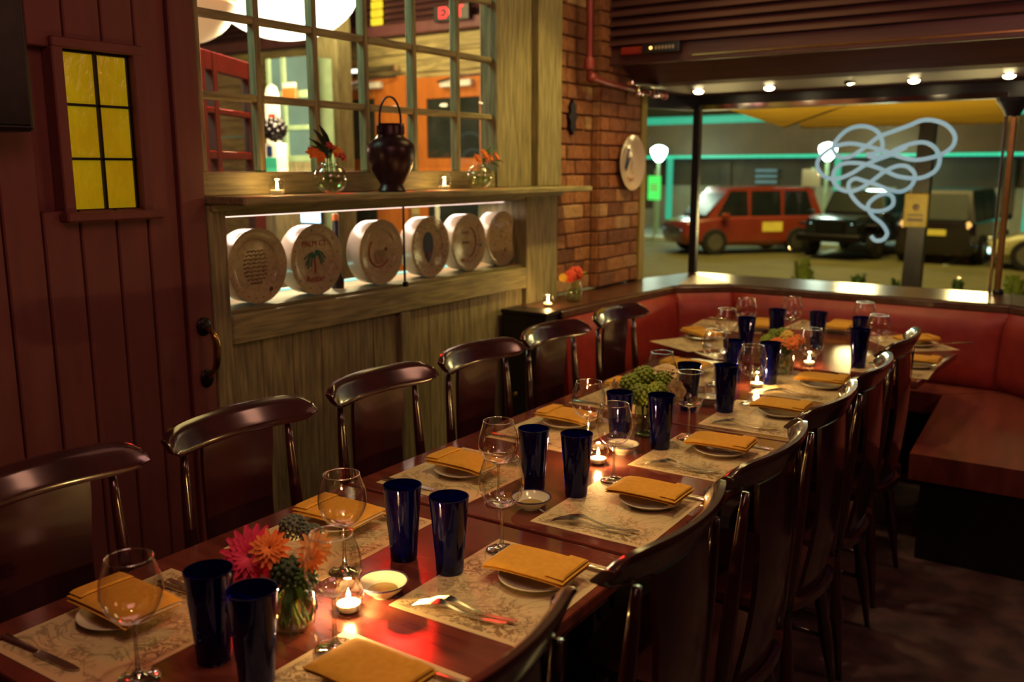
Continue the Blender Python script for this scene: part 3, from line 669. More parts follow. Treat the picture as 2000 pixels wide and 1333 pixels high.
for (x, y), wh in zip([(-1.49, 4.03), (-1.53, 4.40), (-1.353, 4.56), (-1.008, 4.59), (-.86, 4.21)],
                      ['nearest the left corner of the end table', 'behind the leftmost blue tumbler on the end table', 'left of the mid end-table tumbler by the window', 'behind the two right-hand tumblers on the end table', 'farthest right on the end table']):
    put(PW, x, y, TZ+.0012, 0, 'clear wine glass '+wh, 'wine glass', 'wine glasses on the end table')
for (x, y), wh in zip([(-1.435, 4.14), (-1.395, 4.47), (-1.20, 4.49), (-.985, 4.44), (-.912, 4.10)],
                      ['before the wine glasses, leftmost on the end table', 'half hidden behind the orange flowers on the end table', 'standing alone right of the orange flowers on the end table', 'rear one of the right-hand pair on the end table', 'front one of the right-hand pair on the end table']):
    put(PTm, x, y, TZ+.0012, 0, 'cobalt blue tumbler '+wh, 'tumbler', 'cobalt tumblers on the end table')
# dipping bowls
def bowl():
    t = thing('dipping_bowl')
    MB().lathe([(.0005, .0), (.022, .0), (.024, .004), (.038, .014), (.050, .029), (.0515, .031), (.0500, .0315), (.040, .020), (.026, .010), (.0005, .008)], 36, closed=True).build('bowl', M['china'], t, smooth='auto')
    M['stripe'] = surf('dark glaze line', (.05, .04, .10), rough=.3)
    MB().lathe([(.0488, .0313), (.0522, .0325), (.0524, .0298), (.0505, .0275)], 36, closed=True).build('rim_stripe', M['stripe'], t)
    M['oil'] = surf('olive oil', (.32, .22, .06), rough=.08)
    MB().lathe([(.0005, .0135), (.0305, .0135)], 32, closed=True).build('oil', M['oil'], t)
    return t
PB = bowl()
for (x, y), wh in zip([(-1.190, 1.305), (-1.200, 1.885), (-1.215, 2.43), (-1.22, 3.14)], ['beside the nearest wine glass and votive', 'behind the second aisle-side wine glass', 'just behind the candle in mid table', 'between the fifth pair of blue tumblers']):
    put(PB, x, y, TZ, 0, 'small white dipping bowl with a dark rim line '+wh, 'bowl', 'dipping bowls')
# votive candles
def votive():
    t = thing('votive_candle')
    MB().lathe([(.0005, 0), (.018, 0), (.022, .005), (.029, .022), (.031, .035), (.028, .05), (.023, .060), (.0245, .064)], 28, closed=True).build('glass_holder', M['clear2'], t, smooth=True)
    MB().lathe([(.0005, .004), (.019, .004), (.0235, .018), (.0005, .019)], 20).build('wax', M['wax'], t)
    MB().tube([(0, 0, .019), (0, 0, .026)], .0008, 5).build('wick', M['iron'], t)
    MB().lathe([(.0005, .024), (.0040, .029), (.0045, .034), (.0028, .043), (.0005, .050)], 12).build('flame', M['flame'], t, smooth=True)
    return t
PV = votive()
for (x, y, z), wh, p in zip([(-1.200, 1.215, TZ), (-1.229, 2.300, TZ), (-1.16, 3.50, TZ), (-1.105, 4.03, TZ), (-2.50, 2.255, 1.53), (-2.49, 3.20, 1.53), (-2.44, 3.99, .92)],
                            ['glowing behind the nearest wine glass', 'glowing beside the tumblers in mid table', 'low among the glasses near the orange flowers', 'right of the orange flowers on the end table', 'on the shelf left of the first flower vase', 'on the shelf right of the dark urn', 'on the low ledge beside the black cabinet'],
                            [4.0, 3.0, 2.6, 2.0, .8, .8, 1.0]):
    put(PV, x, y, z, 0, 'lit votive candle in clear glass '+wh, 'candle', 'votive candles')
    lamp('POINT', 'candle_light', (x, y, z+.042), p, (1, .55, .18), .008)
# ================================================================= FLOWERS
def daisy(c, r, n, mat, center, par, tilt=(0, 0, 1), layers=2, name='bloom', wd=.30):
    q = Vector(tilt).normalized().to_track_quat('Z', 'Y'); c = Vector(c); b = MB()
    for L in range(layers):
        rr = r*(1-.22*L); up_ = .10+.30*L
        for i in range(n):
            a = 2*pi*(i+.5*L)/n+random.uniform(-.08, .08); ln = rr*random.uniform(.9, 1.05)
            V = []
            for k in range(5):
                v = k/4; w_ = rr*wd*sin(pi*min(.93, .12+v*.85))**.8; d = ln*(.12+.88*v); z = d*up_*(1-.6*v)+.003*L
                for s_ in (-1, 0, 1):
                    p = Vector((d*cos(a)-s_*w_*.5*sin(a), d*sin(a)+s_*w_*.5*cos(a), z+abs(s_)*.12*w_)); V.append(c+q@p)
            b.add(V, [(k*3+j, k*3+j+1, k*3+j+4, k*3+j+3) for k in range(4) for j in (0, 1)])
    o = b.build(name, mat, par, smooth=True)
    cc = MB()
    for i in range(14):
        a = i*2.4; d = r*.17*sqrt(i/14); p = c+q@Vector((d*cos(a), d*sin(a), r*.12)); cc.ball(p, r*.055, 6, 4)
    cc.build('flower_center', center, o); return o
def pompon(c, r, mat, par, n=60, name='bloom', br=.16):
    b = MB()
    for i in range(n):
        z = 1-2*(i+.5)/n; a = i*2.39996; s_ = sqrt(1-z*z)
        b.ball((c[0]+r*.85*s_*cos(a), c[1]+r*.85*s_*sin(a), c[2]+r*.75*z), r*br*random.uniform(.8, 1.2), 6, 4)
    b.ball(c, r*.78, 10, 6); return b.build(name, mat, par, smooth=True)
def leaf(p0, p1, w_, mat, par, name='leaf'):
    p0, p1 = Vector(p0), Vector(p1); d = p1-p0; s_ = d.cross(Vector((0, 0, 1))); s_ = s_.normalized() if s_.length > 1e-5 else Vector((1, 0, 0)); b = MB(); V = []
    nn = s_.cross(d.normalized())
    for k in range(7):
        v = k/6; ww = w_*sin(pi*(.06+.9*v))**.8; c = p0+d*v+nn*.12*d.length*sin(pi*v)
        V += [c-s_*ww/2+nn*ww*.15, c, c+s_*ww/2+nn*ww*.15]
    b.add(V, [(k*3+j, k*3+j+1, k*3+j+4, k*3+j+3) for k in range(6) for j in (0, 1)])
    return b.build(name, mat, par, smooth=True)
def stems(par, pairs, mat='stemg', r=.0022):
    for a, b_ in pairs:
        a, b_ = Vector(a), Vector(b_); mid = (a+b_)/2+Vector((random.uniform(-.006, .006), random.uniform(-.006, .006), 0))
        MB().tube(crom([a, mid, b_], 3), r, 6).build('flower_stem', M[mat], par, smooth=True)
# --- near arrangement: pink gerbera, orange and peach blooms
v = thing('flower_vase', (-1.243, 1.111, TZ), 'near glass vase holding a pink gerbera, orange and peach blooms', 'vase')
MB().lathe([(.0005, .002), (.030, .002), (.040, .010), (.044, .04), (.042, .07), (.036, .095), (.034, .10)], 32, closed=True).build('vase_glass', M['clear2'], v, smooth=True)
MB().lathe([(.0005, .004), (.030, .004), (.039, .012), (.0425, .04), (.041, .066), (.0005, .066)], 28, closed=True).build('water', M['water'], v, smooth='auto')
st = []
for k in range(13):
    a = k*2.4; st.append(((.027*cos(a+2.2), .027*sin(a+2.2), .008), (.03*cos(a)*random.uniform(.4, 1), .03*sin(a)*random.uniform(.4, 1), .13)))
stems(v, st, r=.0036)
for k in range(6):
    a = k*1.05; leaf((.01*cos(a), .01*sin(a), .09), (.045*cos(a), .045*sin(a), .025), .022, M['leaf'], v)
daisy((-.088, -.02, .130), .062, 17, M['pink'], M['seedc'], v, (.45, -.8, .5), 3)
daisy((-.030, -.022, .160), .040, 13, M['orange'], M['seedc'], v, (.45, -.65, .6), 3)
daisy((.030, .035, .155), .036, 14, M['peach'], M['yellowf'], v, (.5, -.6, .6), 3)
daisy((.052, .0, .152), .026, 12, M['orange'], M['seedc'], v, (.8, -.5, .3), 2)
daisy((-.062, .045, .16), .026, 12, M['pink'], M['seedc'], v, (-.1, -.3, .95), 2)
pompon((-.045, .05, .175), .030, M['greyf'], v, 90, br=.13); pompon((-.0, .055, .168), .026, M['greyf'], v, 90, br=.13)
pompon((.0, -.01, .118), .034, M['darkleaf'], v, 60, 'foliage'); pompon((.045, -.005, .112), .024, M['leaf'], v, 50, 'foliage')
# --- green button blooms with cream roses
v = thing('flower_vase', (-1.240, 2.665, TZ), 'dark green vase topped by green button blooms and cream petals, mid table', 'vase')
M['gvase'] = thin('smoky green glass', (.50, .60, .42), .05, .8, .02, 2.4)
MB().lathe([(.0005, .001), (.036, .001), (.045, .008), (.047, .05), (.045, .09), (.040, .105)], 32, closed=True).build('vase_glass', M['gvase'], v, smooth=True)
stems(v, [((.02*cos(k), .02*sin(k), .006), (.025*cos(k+.5), .025*sin(k+.5), .13)) for k in range(7)])
for (x, y, z, r, c) in [(-.04, -.02, .155, .03, 'greenf'), (.0, -.045, .135, .032, 'greenf'), (.035, -.03, .145, .030, 'greenf'), (-.02, .01, .175, .030, 'greenf'), (-.03, .05, .165, .026, 'greenf'), (.03, .02, .17, .026, 'greenf'), (0, 0, .115, .03, 'darkleaf')]:
    x, y, z, r = x*1.35, y*1.35, z*1.12-.005, r*1.28
    pompon((x, y, z), r, M[c], v, 60, 'bloom' if c == 'greenf' else 'foliage', .17)
for (x, y, z, tl) in [(-.07, -.05, .13, (-.6, -.7, .1)), (.07, .0, .14, (.8, -.6, .2)), (.03, .035, .185, (.2, -.4, 1))]:
    daisy((x*1.3, y*1.3, z*1.12), .042, 7, M['tan'], M['yellowf'], v, tl, 3, wd=.8)
# --- orange and green arrangement at the far end
v = thing('flower_vase', (-1.155, 3.80, TZ), 'far glass vase with orange roses and green blooms at the table end', 'vase')
MB().lathe([(.0005, .002), (.036, .002), (.047, .012), (.050, .05), (.046, .08), (.040, .095)], 32, closed=True).build('vase_glass', M['clear2'], v, smooth=True)
MB().lathe([(.0005, .004), (.035, .004), (.046, .014), (.048, .05), (.046, .065), (.0005, .065)], 28, closed=True).build('water', M['water'], v, smooth='auto')
stems(v, [((.02*cos(k), .02*sin(k), .006), (.025*cos(k+.5), .025*sin(k+.5), .12)) for k in range(7)])
for (x, y, z, r, c) in [(-.015, -.04, .135, .034, 'orange'), (.045, -.03, .140, .034, 'orange'), (.01, .02, .165, .03, 'yellowf'), (.06, .03, .15, .028, 'orange'), (-.065, .0, .135, .034, 'greenf'), (-.05, .04, .155, .032, 'greenf'), (-.02, .05, .165, .028, 'greenf'), (0, 0, .11, .04, 'leaf')]:
    if c in ('orange', 'yellowf'): daisy((x, y, z), r, 9, M[c], M['yellowf'], v, (x*6, -.7+y*4, .7), 3, wd=.55)
    else: pompon((x, y, z), r, M[c], v, 50, 'foliage' if c == 'leaf' else 'bloom', .18)
# --- bubble vases on the shelf and the ledge
def bubble(loc, r, label):
    v = thing('flower_vase', loc, label, 'vase')
    MB().lathe([(.0005, .002)]+[(r*sin(a), r*.93-r*.93*cos(a)) for a in [x*.1 for x in range(5, 27)]]+[(r*.50, r*1.83)], 32, closed=True).build('vase_glass', M['clear2'], v, smooth=True)
    MB().lathe([(.0005, .006)]+[(r*.96*sin(a), r*.93-r*.90*cos(a)) for a in [x*.1 for x in range(5, 17)]]+[(.0005, r*.96)], 28, closed=True).build('water', M['water'], v, smooth='auto')
    return v
v = bubble((-2.495, 2.515, 1.53), .062, 'round clear vase with orange lilies and dark leaves on the shelf left of the urn')
stems(v, [((.02*cos(k*1.3), .02*sin(k*1.3), .01), (.015*cos(k), .015*sin(k)-.02, .15)) for k in range(5)], 'leaf')
for (x, y, z, r, c) in [(.0, .03, .155, .036, 'orange'), (.0, -.085, .150, .030, 'orange'), (.02, -.02, .175, .02, 'red'), (.01, -.06, .135, .026, 'orange'), (.02, .045, .135, .024, 'red')]:
    daisy((x, y, z), r, 6, M[c], M['yellowf'], v, (.7, y*3-.2, .5), 2, wd=.5)
for (x, y, z) in [(.0, -.08, .235), (0, -.03, .215), (0, -.105, .20), (0, -.11, .175), (.0, .0, .20), (.02, .03, .18), (0, -.05, .25)]:
    leaf((0, y*.25, .13), (x, y, z), .030, M['darkleaf'], v)
v = bubble((-2.485, 3.455, 1.53), .060, 'round clear vase with a low orange bloom on the shelf right of the urn')
stems(v, [((.02*cos(k*1.3), .02*sin(k*1.3), .01), (.015*cos(k), .015*sin(k)+.02, .12)) for k in range(4)], 'leaf')
for (x, y, z, r, c) in [(0, .04, .155, .034, 'orange'), (0, -.01, .135, .028, 'orange'), (.0, .09, .135, .026, 'orange'), (.0, .135, .145, .030, 'orange')]:
    daisy((x, y, z), r, 7, M[c], M['yellowf'], v, (.8, y*2, .5), 2, wd=.55)
for (x, y, z) in [(0, .16, .18), (0, .12, .20), (.02, .17, .12), (.02, .13, .10), (0, .02, .11)]: leaf((0, .03, .105), (x, y, z), .028, M['leaf'], v)
v = thing('flower_vase', (-2.42, 4.22, .92), 'small glass of coral blooms with a bright leaf on the ledge before the brick', 'vase')
MB().lathe([(.0005, .002), (.032, .002), (.045, .02), (.047, .06), (.040, .10), (.038, .115)], 28, closed=True).build('vase_glass', M['clear2'], v, smooth=True)
MB().lathe([(.0005, .004), (.03, .004), (.043, .02), (.045, .06), (.0005, .07)], 24, closed=True).build('water', M['water'], v, smooth='auto')
stems(v, [((.02*cos(k*1.3), .02*sin(k*1.3), .01), (.015*cos(k), .015*sin(k), .13)) for k in range(4)])
M['coral'] = surf('coral petal', (.85, .12, .05), (.6, .06, .03), 30, rough=.6)
pompon((0, -.045, .14), .036, M['coral'], v, 60, br=.2); pompon((0, .02, .15), .042, M['coral'], v, 70, br=.2); pompon((-.02, -.08, .135), .025, M['yellowf'], v, 40, br=.2)
leaf((.0, .03, .11), (.02, .11, .15), .05, M['greenf'], v)
# --- dark urn
u = thing('lidded_urn', (-2.495, 2.86, 1.53), 'dark bronze urn with an arched handle in the middle of the shelf', 'urn')
pr = [(.055, 0), (.058, .006), (.050, .018), (.046, .03), (.060, .052), (.082, .09), (.094, .13), (.0975, .165), (.092, .190), (.078, .205), (.058, .215), (.052, .225), (.052, .262), (.057, .268), (.054, .27), (.048, .262), (.046, .225)]
MB().lathe(pr, 36, closed=True).build('body', M['urn'], u, smooth='auto')
MB().lathe([(.0005, .262), (.047, .262)], 24, closed=True).build('lid', M['urn'], u)
MB().tube([(0, .064*cos(a), .285+.09*sin(a) if a > 0 and a < pi else .285) for a in [pi*k/16 for k in range(17)]]+[(0, -.064, .24)], .0045, 8).tube([(0, .064, .285), (0, .064, .24)], .0045, 8).build('handle', M['iron'], u, smooth='auto')
for s_ in (-1, 1): MB().ball((0, s_*.060, .238), .010, 8, 6).build('handle_lug', M['urn'], u)
for k in range(12):
    a = k*pi/6; MB().tube([(.0535*cos(a), .0535*sin(a), .228), (.0535*cos(a), .0535*sin(a), .260)], .0035, 5).build('neck_rib', M['urn'], u)

# ================================================================= PLATES IN THE CASE
def glyph(text, size, name, mat, par, loc, ry=pi/2, ext=.0006):
    cu = bpy.data.curves.new(name, 'FONT'); cu.body = text; cu.size = size; cu.extrude = ext; cu.align_x = 'CENTER'; cu.align_y = 'CENTER'
    to = bpy.data.objects.new(name+'_tmp', cu); me = bpy.data.meshes.new_from_object(to); bpy.data.objects.remove(to)
    me.materials.clear(); me.materials.append(mat); o = bpy.data.objects.new(name, me); COL.objects.link(o); o.parent = par; o.location = loc
    o.rotation_euler = (pi/2, 0, pi/2); return o
M['inkred'] = surf('red glaze paint', (.42, .06, .03), rough=.4); M['inkgreen'] = surf('green glaze paint', (.03, .20, .12), rough=.4)
M['inkblue'] = surf('dark blue glaze paint', (.012, .03, .10), rough=.4); M['inkbrown'] = surf('brown glaze paint', (.12, .06, .03), rough=.4)
M['inkorange'] = surf('orange glaze paint', (.6, .16, .03), rough=.4)
def caseplate(y, r, label, kind):
    p = thing('painted_plate', (XW-.10, y, 1.112+.0125+r), label, 'plate', 'painted plates in the lit case')
    z0 = 0
    prof = [(.0005, .012), (r*.66, .012), (r*.70, .014), (r*.73, .020), (r*.97, .030), (r, .029), (r*.995, .022), (r*.75, .010), (r*.55, 0), (.0005, 0)]
    MB().lathe(prof, 48, axis='x', closed=True).build('plate_face', M['chinaplate'], p, smooth='auto')
    MB().lathe([(r*.55, -.055), (r*.93, -.055), (r*.97, -.050), (r*.985, .020), (r*.97, .0215), (r*.80, .006)], 48, axis='x', closed=True).build('deep_rim', M['china'], p, smooth='auto')
    def dot(yy, zz, rr, m_, sy=1, sz=1):
        rho = sqrt(yy*yy+zz*zz); x = .013 if rho < r*.68 else .0205+(rho-r*.73)/(r*.24)*.0095
        MB().ball((x, yy, zz), rr, 10, 6, (.12, sy, sz)).build('painted_mark', M[m_], p)
    def stroke(pts, rr, m_): MB().tube([(.014, a, b_) for a, b_ in pts], rr, 6).build('painted_stroke', M[m_], p)
    if kind == 'palm':
        stroke([(0, -.055), (.002, -.03), (-.001, -.005), (0, .005)], .004, 'inkred')
        for a, b_, c, e in [(-.02, .02, -.05, -.02), (-.025, .012, -.038, -.035), (-.015, .028, -.055, .005), (.02, .028, .05, -.015), (.028, .03, .058, .0), (.018, .02, .036, -.022), (-.012, .014, -.022, -.028), (.012, .035, .045, .022)]:
            stroke([tuple(q)[:2] for q in crom([(0, .006, 0), (a, b_, 0), (c, e, 0)], 4)], .003, 'inkgreen')
        glyph('PALM CT', .034, 'lettering', M['inkred'], p, (.0145, 0, .062)); glyph('Anton', .040, 'lettering', M['inkred'], p, (.0145, 0, -.078))
        for k in range(12): a = k*.52+.2; dot(.85*r*cos(a), .85*r*sin(a), .005, ['inkgreen', 'inkbrown', 'inkred'][k % 3])
    elif kind == 'blue':
        MB().prism([(.0+a, b_) for a, b_ in [(0, -.075), (.022, -.045), (.036, 0), (.034, .035), (.018, .062), (0, .068), (-.02, .062), (-.036, .035), (-.038, 0), (-.022, -.045)]], .0125, .015, 'x').build('painted_shape', M['inkblue'], p)
        MB().prism([(-.006, -.05), (.010, -.045), (.014, -.025), (.002, -.03)], .0152, .0165, 'x').build('painted_patch', M['inkred'], p)
        for k in range(26): a = k*.2417; dot(.86*r*cos(a), .86*r*sin(a), .0045, ['inkbrown', 'inkred', 'inkorange'][k % 3], 1, 1.5)
        for k in range(14): a = k*.45; dot(.72*r*cos(a), .62*r*sin(a), .004, 'inkbrown', 1.6, .8)
    elif kind == 'script':
        for L in range(9):
            z = .055-L*.015; hw = .058*sqrt(max(.2, 1-(z/.075)**2)); n = 26
            stroke([(-hw+2*hw*k/n, z+.003*sin(k*2.1+L)+.002*sin(k*5.3)) for k in range(n+1)], .0011, 'inkbrown')
        dot(.062, -.095, .011, 'inkbrown', 1, 1.1)
        for k in range(7): a = -2.6+k*.3; dot(.86*r*cos(a), .86*r*sin(a), .0045, 'inkorange', 1.5, 1)
    elif kind == 'ring':
        stroke([(.064*cos(a), .064*sin(a)) for a in [2.3+k*.18 for k in range(20)]], .0028, 'inkred')
        for L in range(6): stroke([(-.03+.01*k, -.045+.02*L*.5+.003*sin(k*2+L)) for k in range(7)], .0014, 'inkred' if L < 3 else 'inkbrown')
        dot(.045, .01, .010, 'inkbrown')
    elif kind == 'green':
        stroke([(.075*cos(a), .078*sin(a)) for a in [-1.2+k*.14 for k in range(18)]], .0028, 'inkbrown')
        glyph('Carol', .024, 'lettering', M['inkbrown'], p, (.0145, -.015, .05)); glyph('& Bob', .022, 'lettering', M['inkbrown'], p, (.0145, -.01, -.0))
        dot(.108, -.02, .011, 'inkgreen'); dot(-.03, -.085, .010, 'inkorange', 1.5); dot(.0, -.095, .007, 'inkorange')
    else:
        for (a, b_, c, e) in [(.01, .01, .007, 'inkgreen'), (.055, .0, .008, 'inkorange'), (.0, -.012, .005, 'inkorange'), (.045, -.06, .010, 'inkbrown'), (.028, -.085, .007, 'inkred'), (-.05, -.03, .006, 'inkgreen'), (.02, .035, .006, 'inkgreen'), (-.03, .06, .005, 'inkbrown')]: dot(a, b_, c, e)
    return p
for y, kind, lab in [(2.300, 'script', 'painted plate covered in fine brown script, leftmost in the lit case'), (2.602, 'palm', 'painted plate with a green palm tree and red lettering in the lit case'),
                     (2.985, 'ring', 'painted plate with a red ring of writing behind the case door seam'), (3.325, 'blue', 'painted plate with a dark blue oval face in the lit case'),
                     (3.625, 'green', 'painted plate with a green dot and brown writing in the lit case'), (3.915, 'dots', 'yellowish painted plate with scattered spots, rightmost in the lit case')]:
    caseplate(y, .141, lab, kind)
b = thing('dark_bottle', (XW-.16, 2.80, 1.124), 'tall slim dark bottle standing between the palm plate and ring plate', 'bottle')
MB().lathe([(.0005, 0), (.026, 0), (.028, .02), (.028, .04), (.018, .06), (.014, .10), (.017, .16), (.020, .19), (.013, .205), (.013, .30), (.0005, .30)], 20).build('glass', M['blackwood'], b, smooth='auto')
MB().lathe([(.0145, .285), (.0145, .312), (.0005, .313)], 16).build('cap', M['inkorange'], b)
# hanging oval plate on the brick pier
hp = thing('hanging_plate', (XW+.064, 5.06, 1.655), 'white plate with a blue stroke hanging on the brick pier by the window', 'plate')
r = .165
MB().lathe([(.0005, .0), (r*.55, 0), (r*.9, .02), (r, .034), (r*.99, .038), (r*.7, .022), (r*.62, .012), (.0005, .010)], 48, axis='x', closed=True).build('plate_body', M['china'], hp, smooth='auto')
for (a0, b0, a1, b1, w_) in [(-.055, -.03, -.01, .085, .010), (-.05, -.045, -.005, .03, .009)]: MB().tube([(.014, a0, b0), (.014, a1, b1)], w_, 8, flat=.25).build('painted_stroke', M['inkblue'], hp)
for k in range(8): MB().ball((.013, .03+.012*sin(k*2), .07-.018*k), .006, 8, 4, (.2, 1, 1)).build('painted_mark', M['inkbrown'], hp)
MB().tube([(.026, -.05, -.085), (.024, .0, -.10), (.024, .05, -.085)], .006, 6, flat=.3).build('painted_stroke', M['inkorange'], hp)
# ================================================================= ROOM BEHIND THE PARTITION
M['orange_paint'] = surf('orange stained door wood', (.50, .15, .02), (.36, .10, .015), 6, (3, 3, .6), .45)
M['darkglass'] = surf('dark night glass', (.03, .035, .03), (.015, .02, .015), 6, rough=.1)
M['mintpaint'] = surf('pale green paint', (.30, .42, .25), (.22, .32, .18), 8, rough=.5)
M['plum'] = surf('plum painted beam', (.14, .045, .05), (.10, .03, .035), 8, rough=.6)
struct(MB().prism([(-9, .9), (-2.71, .9), (-2.71, 4.34), (-4.35, 7.1), (-9, 7.1)], -.06, 0).build('floor', M['floor']))
struct(MB().prism([(-9, .9), (-2.71, .9), (-2.71, 4.34), (-4.35, 7.1), (-9, 7.1)], 3.6, 3.66).build('ceiling', M['plum']))
struct(MB().box((-9.1, .9, 0), (-9, 7.1, 3.6)).build('wall_left', M['weathv']))
struct(MB().box((-9, .8, 0), (-2.71, .9, 3.6)).build('wall_back', M['plum']))
o = MB().box((0, -.08, 0), (3.25, .0, 3.6)).build('wall_right', M['plum'], loc=(-2.72, 4.40, 0), rz=atan2(2.8, -1.72)); struct(o)
fwl = thing('wall_far', (0, 7.0, 0), kind='structure'); fwl['label'] = 'weathered board wall of the room behind the partition'
for k in range(16):
    z = 0+k*.18
    if z < 2.87: MB().box((-9, 0, z+.003), (-4.3, .06, min(z+.177, 2.86)), .006).build('board', M['weathx'], fwl)
MB().box((-9, -.10, 2.87), (-4.3, .06, 2.97), .006).build('beam', M['plum'], fwl)
for k in range(11): MB().prism([(-.05, 2.975+k*.056), (-.01, 3.02+k*.056), (.05, 3.02+k*.056), (.05, 2.975+k*.056)], -9, -4.3, 'x').build('slat', M['soffit'], fwl)
def fdoor(x0, x1, zt, label, lo):
    t = thing('swing_door', ((x0+x1)/2, 6.995, 0), label, 'door'); w_ = (x1-x0)/2
    MB().box((-w_, -.05, 0), (-w_+.11, 0, zt), .004).build('stile', M['orange_paint'], t); MB().box((w_-lo, -.05, 0), (w_, 0, zt), .004).build('stile', M['orange_paint'], t)
    for a, b_ in ((zt-.20, zt), (1.55, 1.72), (0, .22)): MB().box((-w_+.11, -.048, a), (w_-lo, -.0, b_), .004).build('rail', M['orange_paint'], t)
    for a, b_ in ((1.72, zt-.20), (.22, 1.55)): MB().box((-w_+.11, -.03, a), (w_-lo, -.02, b_)).build('glass', M['darkglass'], t)
    MB().box((-.10, -.12, zt-.11), (.26, -.05, zt-.045), .01).build('door_closer', M['white'], t)
    MB().tube([(-.10, -.13, zt-.06), (.20, -.16, zt-.02), (.45, -.08, zt-.01)], .012, 6).build('closer_arm', M['steel'], t)
    return t
fdoor(-5.72, -4.88, 2.47, 'orange framed door with dark glass at the far right through the mullioned window', .11)
fdoor(-6.92, -5.86, 2.50, 'orange framed door behind the urn seen through the mullioned window', .40)
for (a, b_, z) in ((-6.75, -6.05, 2.55), (-5.95, -5.55, 2.55), ):
    pass
tr = thing('ceiling_tube', (-6.35, 6.90, 2.545), 'white fluorescent batten over the orange doors', 'tube lamp')
MB().box((-.62, -.02, 0), (.42, .04, .05), .006).build('batten', M['chrome'], tr)
M['tubeglow'] = glow('pale tube', (.95, .9, .75), 2.0)
MB().tube([(-.55, -.04, .02), (-.05, -.04, .02)], .018, 10).build('tube', M['tubeglow'], tr)
# exit sign
e_ = thing('exit_sign', (-5.22, 6.86, 2.93), 'small glowing red exit sign before the dark slats', 'sign')
MB().box((-.2, -.02, 0), (.2, .03, .14), .006).build('housing', M['blackwood'], e_)
M['redglow'] = glow('red lit letters', (1, .01, .02), 3)
cu = glyph('EXIT', .14, 'lettering', M['redglow'], e_, (0, -.024, .07), ext=.003); cu.rotation_euler = (pi/2, 0, 0)
yl = thing('lit_slat_strip', (-6.17, 6.93, 2.98), 'narrow yellow strip of lit slats, its light given as glow', 'lit slats')  # yellow light on the slats put in as glowing ribs
M['yglow'] = glow('yellow glow', (1, .70, .02), .9); 
for k in range(8): MB().box((-.07+.004*k, -.03, k*.075), (.07+.002*k, .0, k*.075+.064), .006).build('rib', M['yglow'], yl)
# big pendant globes
def pendant(px, D, rad, zb, mat, label, power, col):
    q = at(px, 100, 1, D); t = thing('pendant_lamp', (q.x, D, zb), label, 'lamp')
    MB().ball((0, 0, rad*.72), rad, 36, 20, (1, 1, .72)).build('globe_shade', mat, t, smooth=True)
    MB().lathe([(rad*1.0, rad*.70), (rad*1.03, rad*.72), (rad*1.03, rad*.80), (rad, rad*.82)], 40, closed=True).build('band', M['tan2'], t, smooth='auto')
    MB().tube([(0, 0, rad*1.44), (0, 0, 3.6-zb)], .012, 6).build('cord', M['iron'], t)
    if power: lamp('POINT', 'pendant_glow', (q.x, D, zb-.12), power, col, .2)
M['globe'] = glow('glowing opal globe', (1, .88, .62), 3.5, (1, .90, .70), 3); M['tan2'] = glow('amber lit band', (1, .45, .12), .9)
M['globe2'] = glow('dim parchment globe', (.80, .42, .17), .5, (.7, .36, .14), 3)
pendant(560, 4.5, .50, at(560, 78, 1, 4.5).z, M['globe'], 'large bright opal pendant globe hanging behind the mullioned window', 170, (1, .80, .42))
pendant(352, 3.5, .32, at(380, 84, 1, 3.5).z, M['globe2'], 'smaller dim tan pendant globe left of the bright one', 0, None)
lamp('AREA', 'case_room_mint', (-3.5, 1.7, 3.0), 14, (.5, 1, .72), .7, (-2.75, 3.4, 1.9))
lamp('POINT', 'back_room_fill', (-4.6, 3.3, 1.95), 16, (1, .66, .45), .15)  # unseen fill added to brighten the room seen through the plate case
lamp('POINT', 'room_warm', (-5.6, 5.6, 3.2), 60, (1, .78, .32), .3)
# unseen red neon added behind the partition to reflect on the near table
T = at(785, 1232, 2, TZ); dd = T-EYE; dd.z = -dd.z; q = T+dd*((-3.72-T.x)/dd.x)
rs = thing('added_red_tubes', (q.x, q.y, q.z), 'unseen red tubes added high behind the partition to reflect in the near table', 'added light')
rs.rotation_euler = (0, 0, -.83)
M['rneon'] = glow('red neon', (1, .006, .004), 280)
MB().box((-.01, -.16, -.05), (.03, .16, .18), .004).build('box', M['blackwood'], rs)
for z in (-.02, .02, .06, .10, .14): MB().tube([(.045, -.13, z), (.045, .12, z)], .018, 8).build('tube', M['rneon'], rs)
MB().tube([(0, 0, .18), (0, 0, 3.6-q.z)], .008, 6).build('cord', M['iron'], rs)
# red-brown glazed door standing open
A = at(378, 92, 2, 2.12); B = at(497, 128, 2, 2.12); L = (B-A).length; ang = atan2(B.y-A.y, B.x-A.x)
gd = thing('glazed_door', (A.x, A.y, 0), 'dark red glazed door standing open at the left of the room behind', 'door', rz=ang)
M['redbrown'] = surf('dark red-brown frame', (.16, .045, .035), (.11, .03, .025), 9, rough=.5)
for a, b_ in ((0, .08*L), (.20*L, .27*L), (.80*L, L)): MB().box((a, -.02, 0), (b_, .02, 2.12), .004).build('stile', M['redbrown'], gd)
for z0, z1 in ((2.04, 2.12), (1.86, 1.885), (1.665, 1.70), (.9, .98), (0, .2)):
    for a, b_ in ((.08*L, .20*L), (.27*L, .80*L)): MB().box((a, -.018, z0), (b_, .018, z1), .003).build('rail', M['redbrown'], gd)
for z0, z1 in ((1.886, 2.039), (1.701, 1.859), (.981, 1.664)): MB().box((.27*L, -.003, z0), (.80*L, .003, z1)).build('pane', M['pane'], gd)
MB().box((.271*L, -.015, .2), (.799*L, .015, .9)).build('panel', M['redbrown'], gd)
